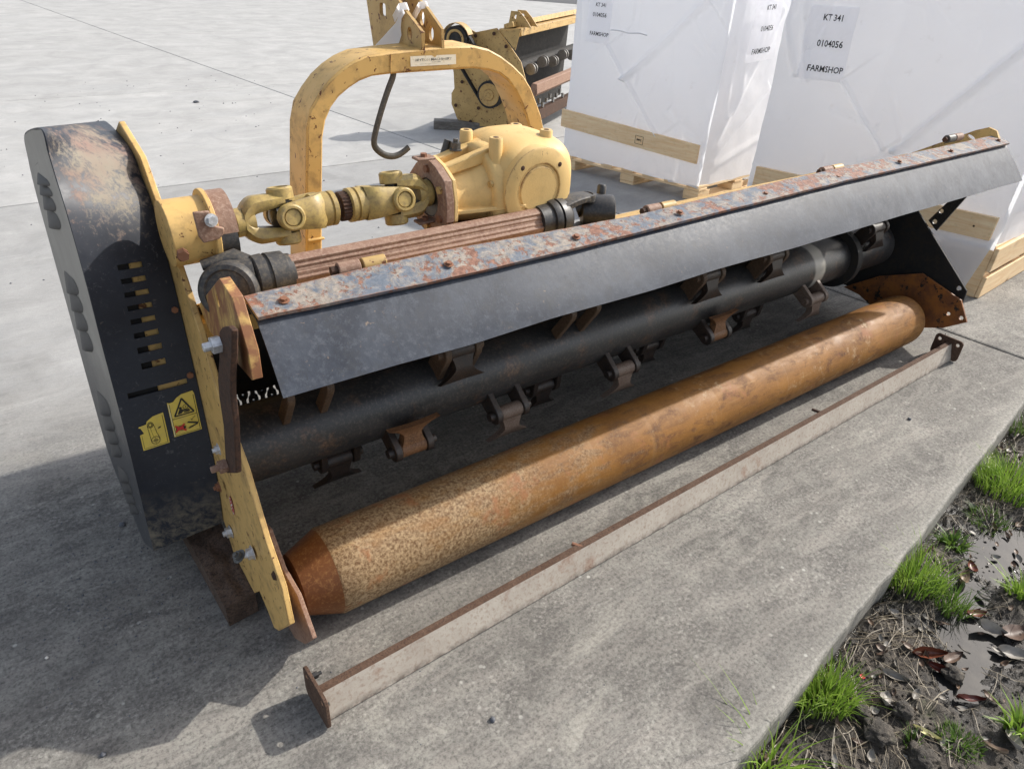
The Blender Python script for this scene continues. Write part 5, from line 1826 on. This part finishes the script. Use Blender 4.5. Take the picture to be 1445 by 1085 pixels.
def leaf(px, L, wr, ang, mat, curl, label, group, tilt=(0, 0)):
    L *= .82
    c = V(px)
    zz = verge_z(c.x, c.y)
    c.z = max(zz, -.113) + .006
    rows = []
    for i in range(11):
        t = i / 10
        hw = L * wr * (math.sin(math.pi * t ** .85) ** .75) * .5
        row = []
        for k in range(-3, 4):
            b = k / 3
            rg = 1 + .12 * noise.noise(V((t * 9, b * 3, c.x * 50)))
            x = (t - .5) * L
            y = b * hw * rg
            z = curl * L * (.30 * b * b + .22 * (2 * t - 1) ** 2) * (1 if abs(b) > .1 else .92) + .05 * L * noise.noise(V((t * 4, b * 2, c.y * 40)))
            row.append(V((x, y, z)))
        rows.append(row)
    rot = Matrix.Rotation(ang, 3, 'Z') @ Matrix.Rotation(tilt[0], 3, 'X') @ Matrix.Rotation(tilt[1], 3, 'Y')
    o = MB().grid([[rot @ p for p in r] for r in rows]).build("fallen_leaf", mat, None, smooth=180)
    o.location = c
    return tag(o, label, "leaf", group)
leaf((1.6599,0.3236,-0.1000), .095, .28, R(-62), "leaf_grey", .5, "curled pale grey dead leaf standing beside the clods near the lower tuft", None, (.5, .1))
leaf((1.8179,0.3100,-0.1000), .13, .30, R(-35), "leaf_red", .5, "dark red curled leaf at the near end of the puddle, biggest red one", None, (.5, 0))
leaf((1.8211,0.2597,-0.1000), .10, .28, R(-70), "leaf_red", .6, "dark red folded leaf leaning on the mud clod in the puddle", None, (.7, 0))
leaf((1.8843,0.2600,-0.1000), .10, .35, R(-12), "leaf_brown", .3, "brown leaf floating flat across the middle of the puddle", None)
leaf((2.1130,0.2984,-0.1000), .085, .42, R(-30), "leaf_red", .4, "rust red leaf between the two pools of the puddle", None)
leaf((2.0878,0.2510,-0.1000), .10, .50, R(-65), "leaf_grey", .8, "pale crumpled grey leaf with frayed edges on the far side of the puddle", None, (.4, .2))
leaf((2.1346,0.1951,-0.1000), .125, .55, R(-18), "leaf_brown", .3, "broad smooth brown leaf lying by the right edge of the photo", None)
leaf((2.0557,0.1662,-0.1000), .12, .40, R(-50), "leaf_grey", .4, "long grey leaf folded along the right bank of the puddle", None, (.3, 0))
leaf((1.5664,0.1812,-0.1000), .085, .26, R(-70), "leaf_yellow", .3, "pale yellow strip of leaf lying on mud at the bottom", None)
leaf((2.2266,0.3959,-0.1000), .10, .40, R(10), "leaf_brown", .6, "brown curled leaf bridging the top of the puddle", None, (.3, .1))
leaf((2.3049,0.4002,-0.1000), .07, .50, R(40), "leaf_red", .4, "small red brown leaf above the puddle by the low weed", None)
leaf((1.7896,0.1654,-0.1000), .10, .26, R(-40), "leaf_red", .4, "narrow dark red leaf half sunk at the lower end of the puddle", None)
leaf((1.5605,0.2940,-0.1000), .07, .7, R(20), "leaf_grey", .5, "dark grey cupped leaf beside the round clods at the bottom", None, (.3, .3))
leaf((1.7482,0.0465,-0.1000), .10, .5, R(35), "leaf_grey", .5, "grey torn leaf by the broad leaved weed at the lower right", None, (.3, .2))
leaf((1.6737,0.0581,-0.1000), .07, .4, R(100), "leaf_brown", .5, "light tan leaf scrap below the grey torn leaf", None, (.4, .2))
leaf((1.5866,0.3726,-0.1000), .022, .8, R(30), "petal", .4, "tiny bright red petal on the mud beside the lower grass tuft", None)
def leaf_geo(mb, x, y, L, wr, ang, curl, tilt):
    rot = Matrix.Rotation(ang, 3, 'Z') @ Matrix.Rotation(tilt[0], 3, 'X') @ Matrix.Rotation(tilt[1], 3, 'Y')
    c = V((x, y, max(verge_z(x, y), -.113) + .004))
    rows = []
    for i in range(7):
        t = i / 6
        hw = L * wr * (math.sin(math.pi * t ** .85) ** .75) * .5
        rows.append([c + rot @ V(((t - .5) * L, b * hw * (1 + .2 * noise.noise(V((t * 7, b * 3, x * 60)))), curl * L * (.30 * b * b + .22 * (2 * t - 1) ** 2))) for b in (-1, -.5, 0, .5, 1)])
    mb.grid(rows)
for nm, mt, cnt in (("leaf_litter", "leaf_brown", 150), ("leaf_litter", "leaf_grey", 110)):
    mb = MB()
    for k in range(cnt):
        x, y = verge_pt(1.1)
        leaf_geo(mb, x, y, random.uniform(.012, .05), random.uniform(.25, .6), random.uniform(0, 6.28), random.uniform(.2, .7), (random.uniform(-.4, .5), random.uniform(-.3, .3)))
    mb.build(nm, mt, None, smooth=180, kind='stuff')

def lump(px, r, mat, name, label, cat, seed, group=None, onslab=False, flat=.6):
    c = V(px)
    c.z = 0 if onslab else max(verge_z(c.x, c.y), -.113)
    r *= .7 if onslab else .8
    bm = bmesh.new()
    bmesh.ops.create_icosphere(bm, subdivisions=4 if r > .02 else 2, radius=r)
    for v in bm.verts:
        d = v.co.normalized()
        k = 1 + .35 * noise.noise(d * 1.6 + V((seed, 0, 0))) + .12 * noise.noise(d * 26 + V((0, seed, 3))) + .22 * noise.noise(d * 5 + V((0, seed, 0))) + .07 * noise.noise(d * 14 + V((0, 0, seed)))
        v.co = d * r * k
        v.co.z *= flat
    me = bpy.data.meshes.new(name)
    bm.to_mesh(me)
    bm.free()
    me.materials.append(MATS[mat])
    me.polygons.foreach_set('use_smooth', [True] * len(me.polygons))
    o = bpy.data.objects.new(name, me)
    COL.objects.link(o)
    o.location = c + V((0, 0, r * flat * .55))
    return tag(o, label, cat, group)
lump((1.8282,0.2328,-0.1000), .036, "wet_mud", "mud_clod", "crumbly mud clod standing in the puddle between red leaves", "clod", 3.1)
lump((1.4579,0.2546,-0.1000), .045, "wet_mud", "mud_clod", "flat brown mud clod near the bottom edge, left of the yellow leaf", "clod", 7.7, flat=.45)
lump((1.4775,0.3127,-0.1000), .028, "wet_mud", "mud_clod", "rounded mud clod right below the lower grass tuft", "clod", 9.2)
lump((1.5712,0.2496,-0.1000), .035, "wet_mud", "mud_clod", "small mud clod above the pale yellow leaf", "clod", 12.5)
lump((1.4944,0.1510,-0.1000), .045, "wet_mud", "mud_clod", "mud clod cut by the bottom edge of the photo", "clod", 15.5)
lump((0.6242,0.7977,0.0000), .010, "stone", "pebble", "small blue grey pebble on the concrete between the bar and the bottom edge", "stone", 1.0, None, True, .8)
lump((2.8059,0.9269,0.0000), .011, "stone", "pebble", "dark pebble alone on the slab beside the far part of the bar", "stone", 2.0, None, True, .8)
lump((-0.1476,1.2178,0.0000), .009, "stone", "pebble", "small dark pebble on shaded concrete in the lower left corner", "stone", 4.0, None, True, .8)
lump((0.0417,1.9671,0.0000), .013, "stone", "pebble", "dark pebble left of the foot of the black belt guard", "stone", 5.0, None, True, .8)
lump((1.9332,7.9961,0.0000), .04, "stone", "pebble", "dark flat lump on bright concrete above the black belt guard", "stone", 6.0, None, True, .4)
lump((-0.2137,1.5660,0.0000), .006, "sticker_white", "pebble", "tiny white chip on the shaded concrete at far left", "stone", 8.0, None, True, .6)
# scattered grit on the yard
mb = MB()
for k in range(900):
    if k < 420:
        p = V((random.gauss(.02, .16), random.gauss(1.75, .25), 0))
        s_ = random.uniform(.0012, .0045)
    elif k < 640:
        p = V((random.uniform(-1.5, 3.0), random.uniform(2.5, 9.5), 0))
        s_ = random.uniform(.003, .011)
    else:
        x = random.uniform(-.3, 3.8)
        p = V((x, random.uniform(ex(x) + .05, 1.3), 0))
        s_ = random.uniform(.001, .003)
    a = random.uniform(0, 6.28)
    u1, v1 = V((math.cos(a), math.sin(a), 0)) * s_, V((-math.sin(a), math.cos(a), 0)) * s_
    mb.add([p + u1, p + v1 * random.uniform(.5, 1), p - u1 * .8, p - v1 * .7, p + V((0, 0, s_ * random.uniform(.5, 1)))], [(0, 1, 4), (1, 2, 4), (2, 3, 4), (3, 0, 4)])
mb.build("grit", "stone", None, smooth=0, kind='stuff')
